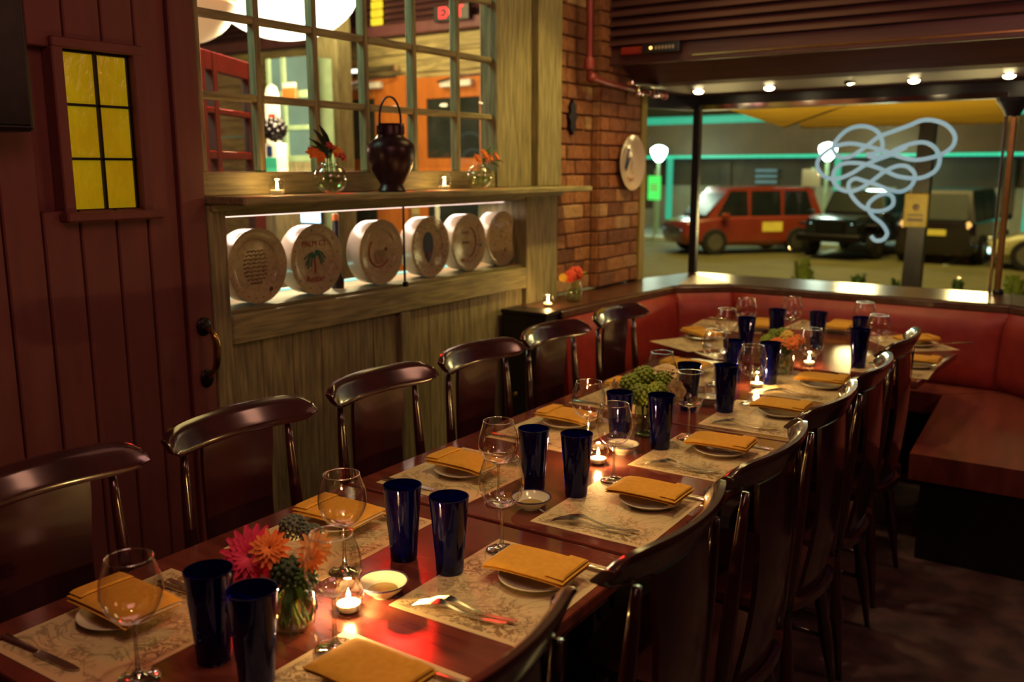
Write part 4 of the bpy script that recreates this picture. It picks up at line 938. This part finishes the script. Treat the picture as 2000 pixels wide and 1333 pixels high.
# pale green posts and hutch in the middle distance
def bx_at(name, x0p, x1p, zt, zb, y, dpt, mat, par):
    a = at(x0p, 200, 1, y).x; b_ = at(x1p, 200, 1, y).x; return MB().box((a-par.location.x, 0, zb), (b_-par.location.x, dpt, zt), .004).build(name, mat, par)
c0 = at(580, 200, 1, 5.3).x
ht = thing('green_hutch', (c0, 5.3, 0), 'pale green glazed hutch standing behind the partition', 'cabinet')
M['mintpane'] = glow('mint lit pane', (.42, .70, .42), .32, (.3, .5, .3), 3)  # mint light on the hutch panes put in as a faint glow
for a, b_ in ((522, 529), (551, 558), (607, 615)): bx_at('post', a, b_, 2.5, 0, 5.3, .05, M['mintpaint'], ht)
for a, b_ in ((529, 551), (558, 607)):
    for z0, z1 in ((2.18, 2.24), (1.93, 1.97), (1.68, 1.73), (1.0, 1.1)): bx_at('shelf_rail', a, b_, z1, z0, 5.3, .04, M['mintpaint'], ht)
    for z0, z1 in ((1.97, 2.18), (1.73, 1.93), (2.24, 2.5)): bx_at('pane', a, b_, z1, z0, 5.32, .01, M['mintpane'], ht).location.y = .02
    bx_at('panel', a, b_, 1.68, 1.1, 5.3, .02, M['weathv'], ht); bx_at('panel', a, b_, 1.0, .0, 5.3, .02, M['weathv'], ht)
MB().box((-.1, .055, 0), (.1, .30, 2.5)).build('carcass', M['mintpaint'], ht)
pw = thing('timber_post', (at(635, 200, 1, 6.2).x, 6.2, 0), 'weathered timber post left of the orange doors', 'post')
MB().box((-.16, 0, 0), (.16, .2, 3.6), .01).build('post', M['weathv'], pw)

M['teal'] = surf('teal print', (.03, .42, .30), rough=.6)
q = at(531, 215, 1, 5.0)
nb = thing('wall_notice', (q.x, 5.0, q.z-.12), 'round-topped white notice with a small red mark, behind the partition', 'notice')
MB().prism([(-.075, -.2), (.075, -.2), (.075, .22), (.05, .29), (0, .315), (-.05, .29), (-.075, .22)], 0, .012, 'y').build('board', M['white'], nb)
MB().box((-.04, -.004, .03), (.035, -.001, .09), .001).build('red_mark', M['red'], nb)
for k in range(3): MB().box((-.04, -.004, -.04-.03*k), (.04, -.001, -.03-.03*k)).build('print_line', M['inkbrown'], nb)
MB().tube([(0, .02, -.2), (0, .02, 0-nb.location.z)], .01, 6).build('stand', M['iron'], nb)
q = at(566, 178, 1, 5.25)
rsn = thing('small_red_sign', (q.x, 5.24, q.z-.06), 'small red sign with a white top on the pale green hutch', 'sign')
MB().box((-.075, 0, 0), (.075, .02, .085), .002).build('face', M['inkorange'], rsn); MB().box((-.07, 0, .085), (.07, .02, .125), .002).build('top_band', M['white'], rsn)
q = at(537, 300, 1, 4.6)
pb = thing('box_on_stand', (q.x, 4.6, 0), 'white and teal carton on a stand under a black round ornament behind the partition', 'carton')
MB().box((-.075, -.05, q.z-.14), (.075, .05, q.z+.07), .004).build('carton', M['white'], pb)
MB().box((-.076, -.055, q.z-.14), (.076, -.0505, q.z-.03), .001).build('teal_band', M['teal'], pb)
MB().box((-.02, -.056, q.z-.02), (.03, -.0505, q.z+.05), .001).build('dark_print', M['inkblue'], pb)
MB().box((-.12, -.12, 0), (.12, .12, q.z-.141), .01).build('stand', M['weathv'], pb)
b = MB()
for i in range(40):
    z = 1-2*(i+.5)/40; a = i*2.4; s_ = sqrt(1-z*z); b.ball((.07*s_*cos(a), .07*s_*sin(a), .07*z), .022, 6, 4)
b.ball((0, 0, 0), .075, 10, 8).tube([(0, 0, -.07), (0, 0, -.10)], .01)
tag(b.build('round_ornament', M['iron'], smooth=True, loc=(q.x+.01, 4.6, q.z+.17)), 'black studded round ornament on top of the white and teal carton', 'ornament')
# bar, screen and bottles glimpsed through the plate case
bc = thing('bar_counter', (-6.6, 4.2, 0), 'orange-brown bar counter glimpsed through the plate case', 'counter')
MB().box((-.35, -2.2, 0), (.35, .5, 1.12), .01).build('front', M['orange_paint'], bc); MB().box((-.42, -2.25, 1.121), (.42, .55, 1.16), .01).build('top', M['table'], bc)
q = at(609, 423, 1, 5.0)
scn = thing('lit_screen', (q.x, 5.0, 0), 'small pale blue lit screen seen above the palm plate', 'screen')
M['screen'] = glow('pale blue screen', (.35, .70, 1), 3.2, (.6, .85, 1), 3)
MB().box((-.11, -.01, q.z-.06), (.11, .02, q.z+.07), .004).build('bezel', M['blackwood'], scn); MB().box((-.10, -.016, q.z-.045), (.10, -.011, q.z+.055)).build('display', M['screen'], scn)
MB().box((-.015, .0, 0), (.015, .02, q.z-.06)).box((-.15, -.1, 0), (.15, .1, .02)).build('stand', M['iron'], scn)
# ================================================================= OUTSIDE
GZ = -.70
M['asphalt'] = surf('lit asphalt', (.17, .15, .05), (.12, .105, .04), 1.2, rough=.85, bmp=.1, det=8)
M['pave'] = surf('pavement', (.25, .24, .18), rough=.8)
struct(MB().box((-45, 12, GZ-.1), (14, 27.6, GZ)).build('street', M['asphalt']))
struct(MB().prism([(-2.62, 6.03), (-2.8, 5.4), (-2.8, 4.45), (-4.5, 7.2), (-9.2, 7.2), (-9.2, 12), (6, 12), (6, 5.3), (.34, 5.3), (-.47, 5.97), (-2.47, 6.04)], -.75, -.12).build('pavement', M['pave']))
struct(MB().box((-45, 27.6, GZ-.1), (14, 33, GZ+.15)).build('far_pavement', M['pave']))
M['pkmark'] = surf('pale worn road paint', (.55, .62, .52), rough=.6)
for i in range(6):
    o = MB().box((-17.2+i*3.4, 24.2, GZ), (-17.08+i*3.4, 27.4, GZ+.006)).build('parking_line', M['pkmark']); tag(o, 'pale parking bay line on the street, '+['leftmost', 'second from the left', 'third from the left', 'fourth from the left', 'fifth from the left', 'rightmost'][i], 'road marking', 'parking bay lines')
o = MB().box((-30, 27.35, GZ), (8, 27.6, GZ+.16), .02).build('kerb', M['pkmark']); struct(o)
# station building opposite with green light lines
bl = thing('street_building', (0, 33, 0), 'low building across the street with two green light lines', 'building')
M['bwall'] = surf('pale rendered wall', (.34, .29, .18), (.26, .22, .14), 1.5, rough=.8); M['bdark'] = surf('brown cladding', (.10, .055, .018), (.06, .034, .012), 1, rough=.7)
M['gneon'] = glow('green light line', (.04, 1, .52), .55); M['gneon2'] = glow('green light line dim', (.05, .9, .5), .36)
MB().box((-40, 0, GZ+.15), (8, .3, 1.0)).build('lower_wall', M['bwall'], bl); MB().box((-40, .1, 1.0), (8, .3, 1.95)).build('window_band', M['bdark'], bl)
MB().box((-40, -1.5, 2.10), (8, .3, 3.2)).build('canopy_front', M['bdark'], bl); MB().box((-40, -1.6, 3.2), (8, .3, 3.46), .03).build('canopy_edge', M['gneon2'], bl)
MB().box((-40, -1.55, 1.99), (8, -1.45, 2.09), .02).build('light_line', M['gneon'], bl)
MB().box((-40, 0, 3.55), (8, .3, 9)).build('upper_wall', M['bdark'], bl)
for x in (-14.1, -8.1, -2.5, 3): MB().box((x-.09, -1.5, GZ+.15), (x+.09, -1.35, 1.99)).build('post', M['gneon2'], bl)
for k in range(9):
    MB().box((-22+k*3.1, -.03, .1), (-21.6+k*3.1, .0, 1.9), .01).build('pilaster', M['bdark'], bl)
for x, l1 in ((-13.0, 'left street lamp'), (-7.55, 'street lamp behind the white swirl')):
    s = thing('street_lamp', (x, 28.2, GZ+.15), 'bright white globe of the '+l1+' across the street', 'street lamp', 'street lamps')
    MB().tube([(0, 0, 0), (0, 0, 2.45)], .05, 10).build('pole', M['mintpaint'], s)
    MB().lathe([(.08, 2.40), (.18, 2.52), (.26, 2.70), (.26, 2.82), (.14, 2.9), (.0005, 2.93)], 16).build('globe', glow('lamp globe', (.70, 1, .90), 9), s, smooth=True)
    lamp('POINT', 'street_lamp_light', (x, 27.7, 2.45), 130, (.8, 1, .75), .25)
M['gsign'] = glow('lit green sign', (.08, .85, .12), .9); M['signw'] = surf('sign print', (.8, .85, .7), rough=.5)
s = thing('green_sign', (-12.55, 27.0, GZ), 'green street sign below the left lamp', 'sign')
MB().tube([(0, 0, 0), (0, 0, 2.3)], .035, 8).build('pole', M['mintpaint'], s)
MB().box((-.22, -.06, 1.35), (.22, -.04, 2.1), .02).build('face', M['gsign'], s)
for k in range(3): MB().box((-.13, -.068, 1.80-.08*k), (.12, -.061, 1.84-.08*k)).build('print_line', M['signw'], s)
s = thing('tan_sign', (-7.9, 28.0, GZ+.15), 'small tan sign on a post near the street lamp behind the swirl', 'sign')
MB().tube([(0, 0, 0), (0, 0, 2.2)], .04, 8).build('pole', M['mintpaint'], s); MB().box((-.3, -.06, 1.65), (.25, -.045, 2.15), .02).build('face', M['bwall'], s)
s = thing('letter_sign', (-11.0, 32.95, 0), 'faint two-line blue sign on the wall left of the window post', 'sign')
M['blur'] = surf('faint blue print', (.25, .35, .42), rough=.6)
for k in range(3): MB().box((-.35, -.03, 1.1+k*.2), (.45, -.001, 1.2+k*.2), .01).build('print_line', M['blur'], s)
s = thing('litter_bin', (-14.9, 28.6, GZ+.15), 'dark square litter bin across the street by the wall', 'bin')
MB().prism([(-.3, -.3), (.3, -.3), (.3, .3), (-.3, .3)], 0, 1.3).build('body', M['blackwood'], s); MB().box((-.34, -.34, 1.3), (.34, .34, 1.38), .02).build('lid', M['iron'], s)
# --- cars
M['tyre'] = surf('tyre rubber', (.015, .015, .016), rough=.8); M['rim'] = surf('alloy wheel', (.35, .33, .28), rough=.3, metal=.8)
M['carglass'] = surf('dark car glass', (.012, .02, .022), (.008, .012, .014), 4, rough=.35, spec=.25)
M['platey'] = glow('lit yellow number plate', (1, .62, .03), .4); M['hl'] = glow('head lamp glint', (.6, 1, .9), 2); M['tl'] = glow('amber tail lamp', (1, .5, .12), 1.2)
def carpaint(n, c): return surf(n, c, tuple(x*.9 for x in c), 3, rough=.22, coat=.8)
def car(name, loc, rz, paint, label, cat, L=4.7, W_=1.85, Hh=1.75, kind='suv', wr=.36, front=True):
    t = thing(name, loc, label, cat, 'cars parked across the street', rz)
    hl = L/2; hw = W_/2; zb = .38 if kind == 'jeep' else .24; zw = Hh*(.58 if kind != 'sedan' else .62)
    # body shell by sections along x: (x, bottom, belt, half width)
    if kind == 'sedan': sec = [(-hl, .45, .80, .72), (-hl+.15, zb, .92, .9), (-1.2, zb, .96, 1), (.6, zb, .93, 1), (hl-.6, zb, .80, .97), (hl-.1, .28, .66, .85), (hl, .38, .56, .7)]
    elif kind == 'jeep': sec = [(-hl, .5, 1.1, .9), (-hl+.1, zb, 1.14, .95), (.2, zb, 1.14, .95), (.5, zb, 1.14, .92), (hl-.25, zb+.05, 1.10, .78), (hl, .55, 1.05, .74)]
    else: sec = [(-hl, .40, 1.0, .86), (-hl+.12, zb, 1.06, .97), (-.8, zb, 1.04, 1), (.9, zb, 1.04, 1), (hl-.7, zb, 1.0, .97), (hl-.1, .30, .90, .88), (hl, .42, .80, .78)]
    b = MB(); n = 12
    def ring(x, z0, z1, w_, e=.12):
        y = hw*w_; e = min(e, (z1-z0)*.3)
        return [(x, -y+e, z0), (x, y-e, z0), (x, y, z0+e), (x, y*1.0, (z0+z1)/2), (x, y*.97, z1-e*.5), (x, y*.90, z1), (x, -y*.90, z1), (x, -y*.97, z1-e*.5), (x, -y*1.0, (z0+z1)/2), (x, -y, z0+e)]
    def loft(S):
        V = [p for r_ in S for p in r_]; n = len(S[0]); F = [tuple(range(n-1, -1, -1)), tuple((len(S)-1)*n+i for i in range(n))]
        F += [(j*n+i, j*n+(i+1) % n, (j+1)*n+(i+1) % n, (j+1)*n+i) for j in range(len(S)-1) for i in range(n)]; return V, F
    b.add(*loft([ring(*s_) for s_ in sec])).build('body', paint, t, smooth='auto')
    # greenhouse
    if kind == 'sedan': g = [(-hl+.7, .92), (-hl+1.35, Hh-.04), (-.2, Hh), (.55, Hh-.08), (1.35, .90)]
    elif kind == 'jeep': g = [(-hl+.03, 1.1), (-hl+.08, Hh-.05), (-.5, Hh), (.35, Hh-.02), (.62, 1.1)]
    else: g = [(-hl+.06, 1.0), (-hl+.35, Hh-.06), (-.3, Hh), (.75, Hh-.05), (1.45, 1.0)]
    def gr(k):
        (x, z) = k; return x, z
    zbelt = g[0][1]-.02
    V = []; m_ = len(g)
    for sgn in (-1, 1):
        for (x, z) in g: V.append((x, sgn*hw*(.90-(.16 if z > zbelt+.1 else 0)), z))
    F = [tuple(range(m_)), tuple(range(2*m_-1, m_-1, -1))]+[(i, m_+i, m_+(i+1) % m_, (i+1) % m_) for i in range(m_)]
    MB().add(V, F).build('cabin', paint, t)
    # side windows, screen
    zt = Hh-.13; nwin = 3 if kind == 'suv' else 2
    xa, xb = g[0][0]+.25, g[-1][0]-.25
    for s_ in (-1, 1):
        for i in range(nwin):
            x0 = xa+(xb-xa)*i/nwin+.04; x1 = xa+(xb-xa)*(i+1)/nwin-.04; yb = s_*hw*.905; yt = s_*hw*.765
            sh0 = .18 if i == 0 else 0; sh1 = .42 if i == nwin-1 and kind != 'jeep' else .05
            MB().add([(x0, yb, zbelt+.06), (x1, yb, zbelt+.06), (x1-sh1, yt, zt), (x0+sh0, yt, zt), (x0, yb-s_*.03, zbelt+.06), (x1, yb-s_*.03, zbelt+.06), (x1-sh1, yt-s_*.03, zt), (x0+sh0, yt-s_*.03, zt)],
                     [(0, 1, 2, 3), (7, 6, 5, 4), (0, 4, 5, 1), (1, 5, 6, 2), (2, 6, 7, 3), (3, 7, 4, 0)]).build('side_window', M['carglass'], t)
    (x3, z3), (x4, z4) = g[-2], g[-1]; w_ = hw*.72
    MB().add([(x4+.02, -hw*.80, z4+.08), (x4+.02, hw*.80, z4+.08), (x3+.03, w_*.95, z3-.05), (x3+.03, -w_*.95, z3-.05), (x4-.02, -hw*.80, z4+.08), (x4-.02, hw*.80, z4+.08), (x3-.01, w_*.95, z3-.05), (x3-.01, -w_*.95, z3-.05)],
             [(0, 1, 2, 3), (7, 6, 5, 4), (0, 4, 5, 1), (1, 5, 6, 2), (2, 6, 7, 3), (3, 7, 4, 0)]).build('windscreen', M['carglass'], t)
    (x0, z0), (x1, z1) = g[0], g[1]
    MB().add([(x0-.02, -hw*.75, z0+.1), (x0-.02, hw*.75, z0+.1), (x1-.03, w_*.9, z1-.08), (x1-.03, -w_*.9, z1-.08), (x0+.02, -hw*.75, z0+.1), (x0+.02, hw*.75, z0+.1), (x1, w_*.9, z1-.08), (x1, -w_*.9, z1-.08)],
             [(0, 1, 2, 3), (7, 6, 5, 4), (0, 4, 5, 1), (1, 5, 6, 2), (2, 6, 7, 3), (3, 7, 4, 0)]).build('rear_window', M['carglass'], t)
    for x in (-hl+.85, hl-.85):
        for s_ in (-1, 1):
            wy = s_*(hw-.10)
            o = MB().lathe([(wr*.6, -.11), (wr*.93, -.11), (wr, -.08), (wr, .08), (wr*.93, .11), (wr*.6, .11)], 24, (0, 0, 0), 'y', closed=True).build('wheel', M['tyre'], t, smooth='auto', loc=(x, wy+s_*.03, wr))
            h_ = MB().lathe([(.0005, -.02), (wr*.15, -.03), (wr*.6, .0), (wr*.62, .02)], 24, (0, 0, 0), 'y').build('hub_cap', M['rim'], o, smooth='auto', loc=(0, s_*.09, 0))
    zl = sec[-1][2]-.12
    for s_ in (-1, 1):
        MB().ball((hl-.07, s_*hw*(.66 if kind != 'jeep' else .58), zl), .12, 12, 8, (.6, 1.2, .8)).build('head_lamp', M['hl'], t, smooth=True)
        MB().ball((-hl+.03, s_*hw*.78, .95), .09, 10, 6, (.4, .8, 1.3)).build('tail_lamp', M['tl'], t, smooth=True)
        MB().box((.9, s_*hw-.0, zbelt), (1.1, s_*(hw+.2), zbelt+.16), .04).build('mirror', paint, t)
    if name == 'red_suv': MB().box((-.75, hw+.0, .62), (-.15, hw+.015, .88), .004).build('yellow_side_patch', M['platey'], t)  # plain yellow patch on the car's side
    if kind == 'jeep':
        MB().box((hl-.02, -.40, .62), (hl+.02, .40, 1.02), .02).build('grille', M['iron'], t)
        for k in range(7): MB().box((hl+.018, -.30+.09*k, .66), (hl+.03, -.26+.09*k, .98)).build('grille_slot', M['carglass'], t)
        MB().box((hl+.02, -.85, .48), (hl+.2, .85, .66), .03).build('bumper', M['iron'], t)
        for x in (-hl+.85, hl-.85):
            for s_ in (-1, 1): MB().box((x-.5, s_*hw*.80, .86), (x+.5, s_*(hw+.12), .92), .03).build('fender', M['iron'], t)
    else:
        for k in range(3): MB().box((hl-.06, -.45, .50+.09*k), (hl+.02, .45, .55+.09*k), .01).build('grille_bar', M['chrome'], t)
    MB().box((-hl-.03, -.26, .72), (-hl+.01, .26, .86), .01).build('number_plate', M['platey'], t)
    return t
c1 = at(1440, 487, 2, GZ)
car('red_suv', (-9.05, 25.3, GZ), pi+.82, carpaint('deep red car paint', (.30, .045, .02)), 'red-orange suv parked left of the swirl, its front turned to the window post', 'car', 4.2, 1.85, 1.85)
car('black_off_roader', (-6.0, 26.2, GZ), -pi/2-.14, carpaint('black car paint', (.012, .018, .02)), 'black off-road car parked behind the white swirl, its lamps glinting', 'car', 4.1, 1.85, 1.75, 'jeep', .42)
car('dark_suv', (-3.7, 26.6, GZ), pi/2-.06, carpaint('dark plum car paint', (.02, .012, .018)), 'dark suv seen from behind, yellow number plate glowing', 'car', 4.7, 1.9, 1.85)
car('pale_sedan', (-.35, 24.7, GZ), pi+.03, carpaint('pale gold car paint', (.50, .45, .20)), 'pale gold sedan cut by the right edge of the picture', 'car', 4.6, 1.8, 1.42, 'sedan', .36)
# --- things just outside the glass
up_ = thing('sign_post', (-1.60, 9.0, -.12), 'dark square timber post outside with a yellow sign, right of the swirl', 'post')
MB().add([(-.085, -.08, 0), (.085, -.08, 0), (.085, .08, 0), (-.085, .08, 0), (.01, -.06, 2.6), (.13, -.06, 2.6), (.13, .06, 2.6), (.01, .06, 2.6)], [(3, 2, 1, 0), (4, 5, 6, 7), (0, 1, 5, 4), (1, 2, 6, 5), (2, 3, 7, 6), (3, 0, 4, 7)]).build('timber', M['blackwood'], up_)
M['ysign'] = surf('ochre sign face', (.50, .38, .08), (.40, .30, .06), 20, rough=.5)
MB().box((-.075, -.12, 1.22), (.125, -.10, 1.52), .008).build('sign_face', M['ysign'], up_)
MB().ball((.025, -.122, 1.40), .03, 12, 6, (1, .1, 1)).build('sign_symbol', M['inkbrown'], up_); MB().box((-.04, -.124, 1.27), (.09, -.121, 1.30)).box((-.04, -.124, 1.32), (.09, -.121, 1.335)).build('sign_print', M['inkbrown'], up_)
M['sail'] = surf('yellow canvas', (.62, .38, .02), (.52, .30, .015), 2, (1, 3, 1), .7)
def sail(corners, label, sag=.06):
    c = [Vector(p) for p in corners]; ctr = sum(c, Vector())/len(c); t = thing('shade_sail', ctr, label, 'shade sail', 'yellow shade sails')
    def fn(u, v, s_):
        p = (c[0]*(1-u)+c[1]*u)*(1-v)+(c[3]*(1-u)+c[2]*u)*v; p.z -= sag*sin(pi*u)*sin(pi*v)-(.006 if s_ == 0 else 0); return p-ctr
    MB().slab(fn, 12, 12).build('canvas', M['sail'], t, smooth='auto')
    for p in c: MB().lathe([(.02, -.01), (.03, 0), (.02, .01)], 10, p-ctr).build('corner_ring', M['chrome'], t)
    MB().tube([c[0]-ctr, c[1]-ctr], .012, 6).tube([c[3]-ctr, c[2]-ctr], .012, 6).build('edge_rope', M['brass'], t)
far1 = at(1530, 249, 1, 9.0); a1_ = at(1395, 205, 1, 7.9); b1_ = at(1665, 200, 1, 7.9)
sail([(a1_.x, 7.9, a1_.z), (far1.x, 6.2, 2.34), (b1_.x, 7.9, b1_.z), (far1.x, 9.0, far1.z)], 'small yellow canvas sail pointing down outside the window, left one', .02)
p0 = at(1568, 249, 1, 9.2); p1 = at(1990, 238, 1, 9.2)
sail([(p0.x+.35, 6.3, 2.34), (p1.x+.2, 6.3, 2.34), (p1.x, 9.2, p1.z), (p0.x, 9.2, p0.z)], 'wide yellow canvas sail outside above the white swirl', .03)
for x in (-2.9, -1.7, -.9): lamp('POINT', 'sail_fill', (x, 7.4, 1.2), 17, (1, .75, .3), .15)  # unseen point lights added to brighten the undersides of the sails
lamp('AREA', 'street_glow', (-6, 20, 9), 900, (1, .76, .22), 8, (-6, 22, 0))
lamp('POINT', 'mint_street', (-13, 30, 2.0), 110, (.6, 1, .85), .4); lamp('POINT', 'mint_street', (-6.5, 30.5, 1.6), 100, (.6, 1, .85), .4)
def plant(loc, h, r, n, label, mat='leaf'):
    t = thing('potted_plant', loc, label, 'plant')
    MB().lathe([(r*.55, 0), (r*.75, h*.45), (r*.8, h*.45), (r*.7, h*.42)], 18).build('pot', M['blackwood'], t, smooth='auto')
    b = MB()
    for i in range(n):
        a = i*2.4; q_ = random.random(); ln = r*random.uniform(.7, 1.15); z = h*.5+h*.5*q_
        d = Vector((cos(a)*ln*(1-.4*q_), sin(a)*ln*(1-.4*q_), 0)); s_ = Vector((-sin(a), cos(a), 0))*r*.14
        b.add([d*.15+Vector((0, 0, h*.42)), d*.7+s_+Vector((0, 0, z)), d+Vector((0, 0, z*.97)), d*.7-s_+Vector((0, 0, z))], [(0, 1, 2, 3)])
    o = b.build('foliage', M[mat], t); o['kind'] = 'stuff'
for (px, py, r_, l) in [(1570, 502, .19, 'bushy plant outside below the red suv'), (1677, 532, .14, 'low plant outside left of the sign post'), (1750, 543, .10, 'tiny plant outside at the foot of the sign post'), (1872, 545, .10, 'small plant outside left of the bronze post'), (1985, 535, .20, 'leafy plant outside at the right edge of the window')]:
    q = at(px, py, 1, 9.4); plant((q.x, 9.4, -.12), q.z+.12, r_, 90, l, 'leaf' if r_ < .15 else 'greenf')
# --- white looping tube on the glass
M['swirl'] = glow('cool white tube', (.62, .86, .88), .28, (.50, .76, .82), 3)
def sw(P): return [at(1560+a/3.332, 200+b_/3.332, 1, 5.80-.0)+Vector((0, .0, 0)) for a, b_ in P]
C1 = [(440, 340), (480, 357), (560, 345), (650, 300), (740, 268), (820, 262), (885, 295), (918, 365), (893, 440), (820, 485), (740, 495), (640, 480), (560, 445), (470, 412), (380, 395), (290, 400), (235, 440), (225, 510), (270, 565), (340, 580), (410, 555), (480, 510), (560, 450), (640, 415), (710, 420), (755, 470), (735, 540), (670, 580), (590, 570), (500, 535), (420, 510), (365, 497), (325, 530), (340, 600), (400, 670), (470, 705), (550, 705), (610, 670), (610, 615), (560, 595), (490, 625), (450, 675), (480, 740), (540, 790), (575, 850), (550, 893), (500, 900), (470, 870)]
C2 = [(440, 340), (500, 330), (545, 290), (530, 215), (480, 170), (400, 155), (320, 178), (255, 235), (222, 300), (262, 355), (330, 355), (400, 315), (460, 270), (520, 225), (610, 190), (720, 150), (800, 118), (880, 118), (965, 150), (1015, 215), (1005, 280), (950, 328), (870, 358), (760, 375), (660, 355), (560, 318), (440, 285), (330, 268), (230, 290), (155, 340), (120, 400), (150, 470), (230, 500), (330, 470), (430, 410), (520, 370), (600, 340), (700, 290)]
swt = thing('light_swirl', (0, 0, 0), 'white looping tube decoration hanging against the window glass', 'decoration')
for C_ in (C1, C2): MB().tube(crom(sw(C_), 5), .012, 8).build('tube_loop', M['swirl'], swt, smooth=True)
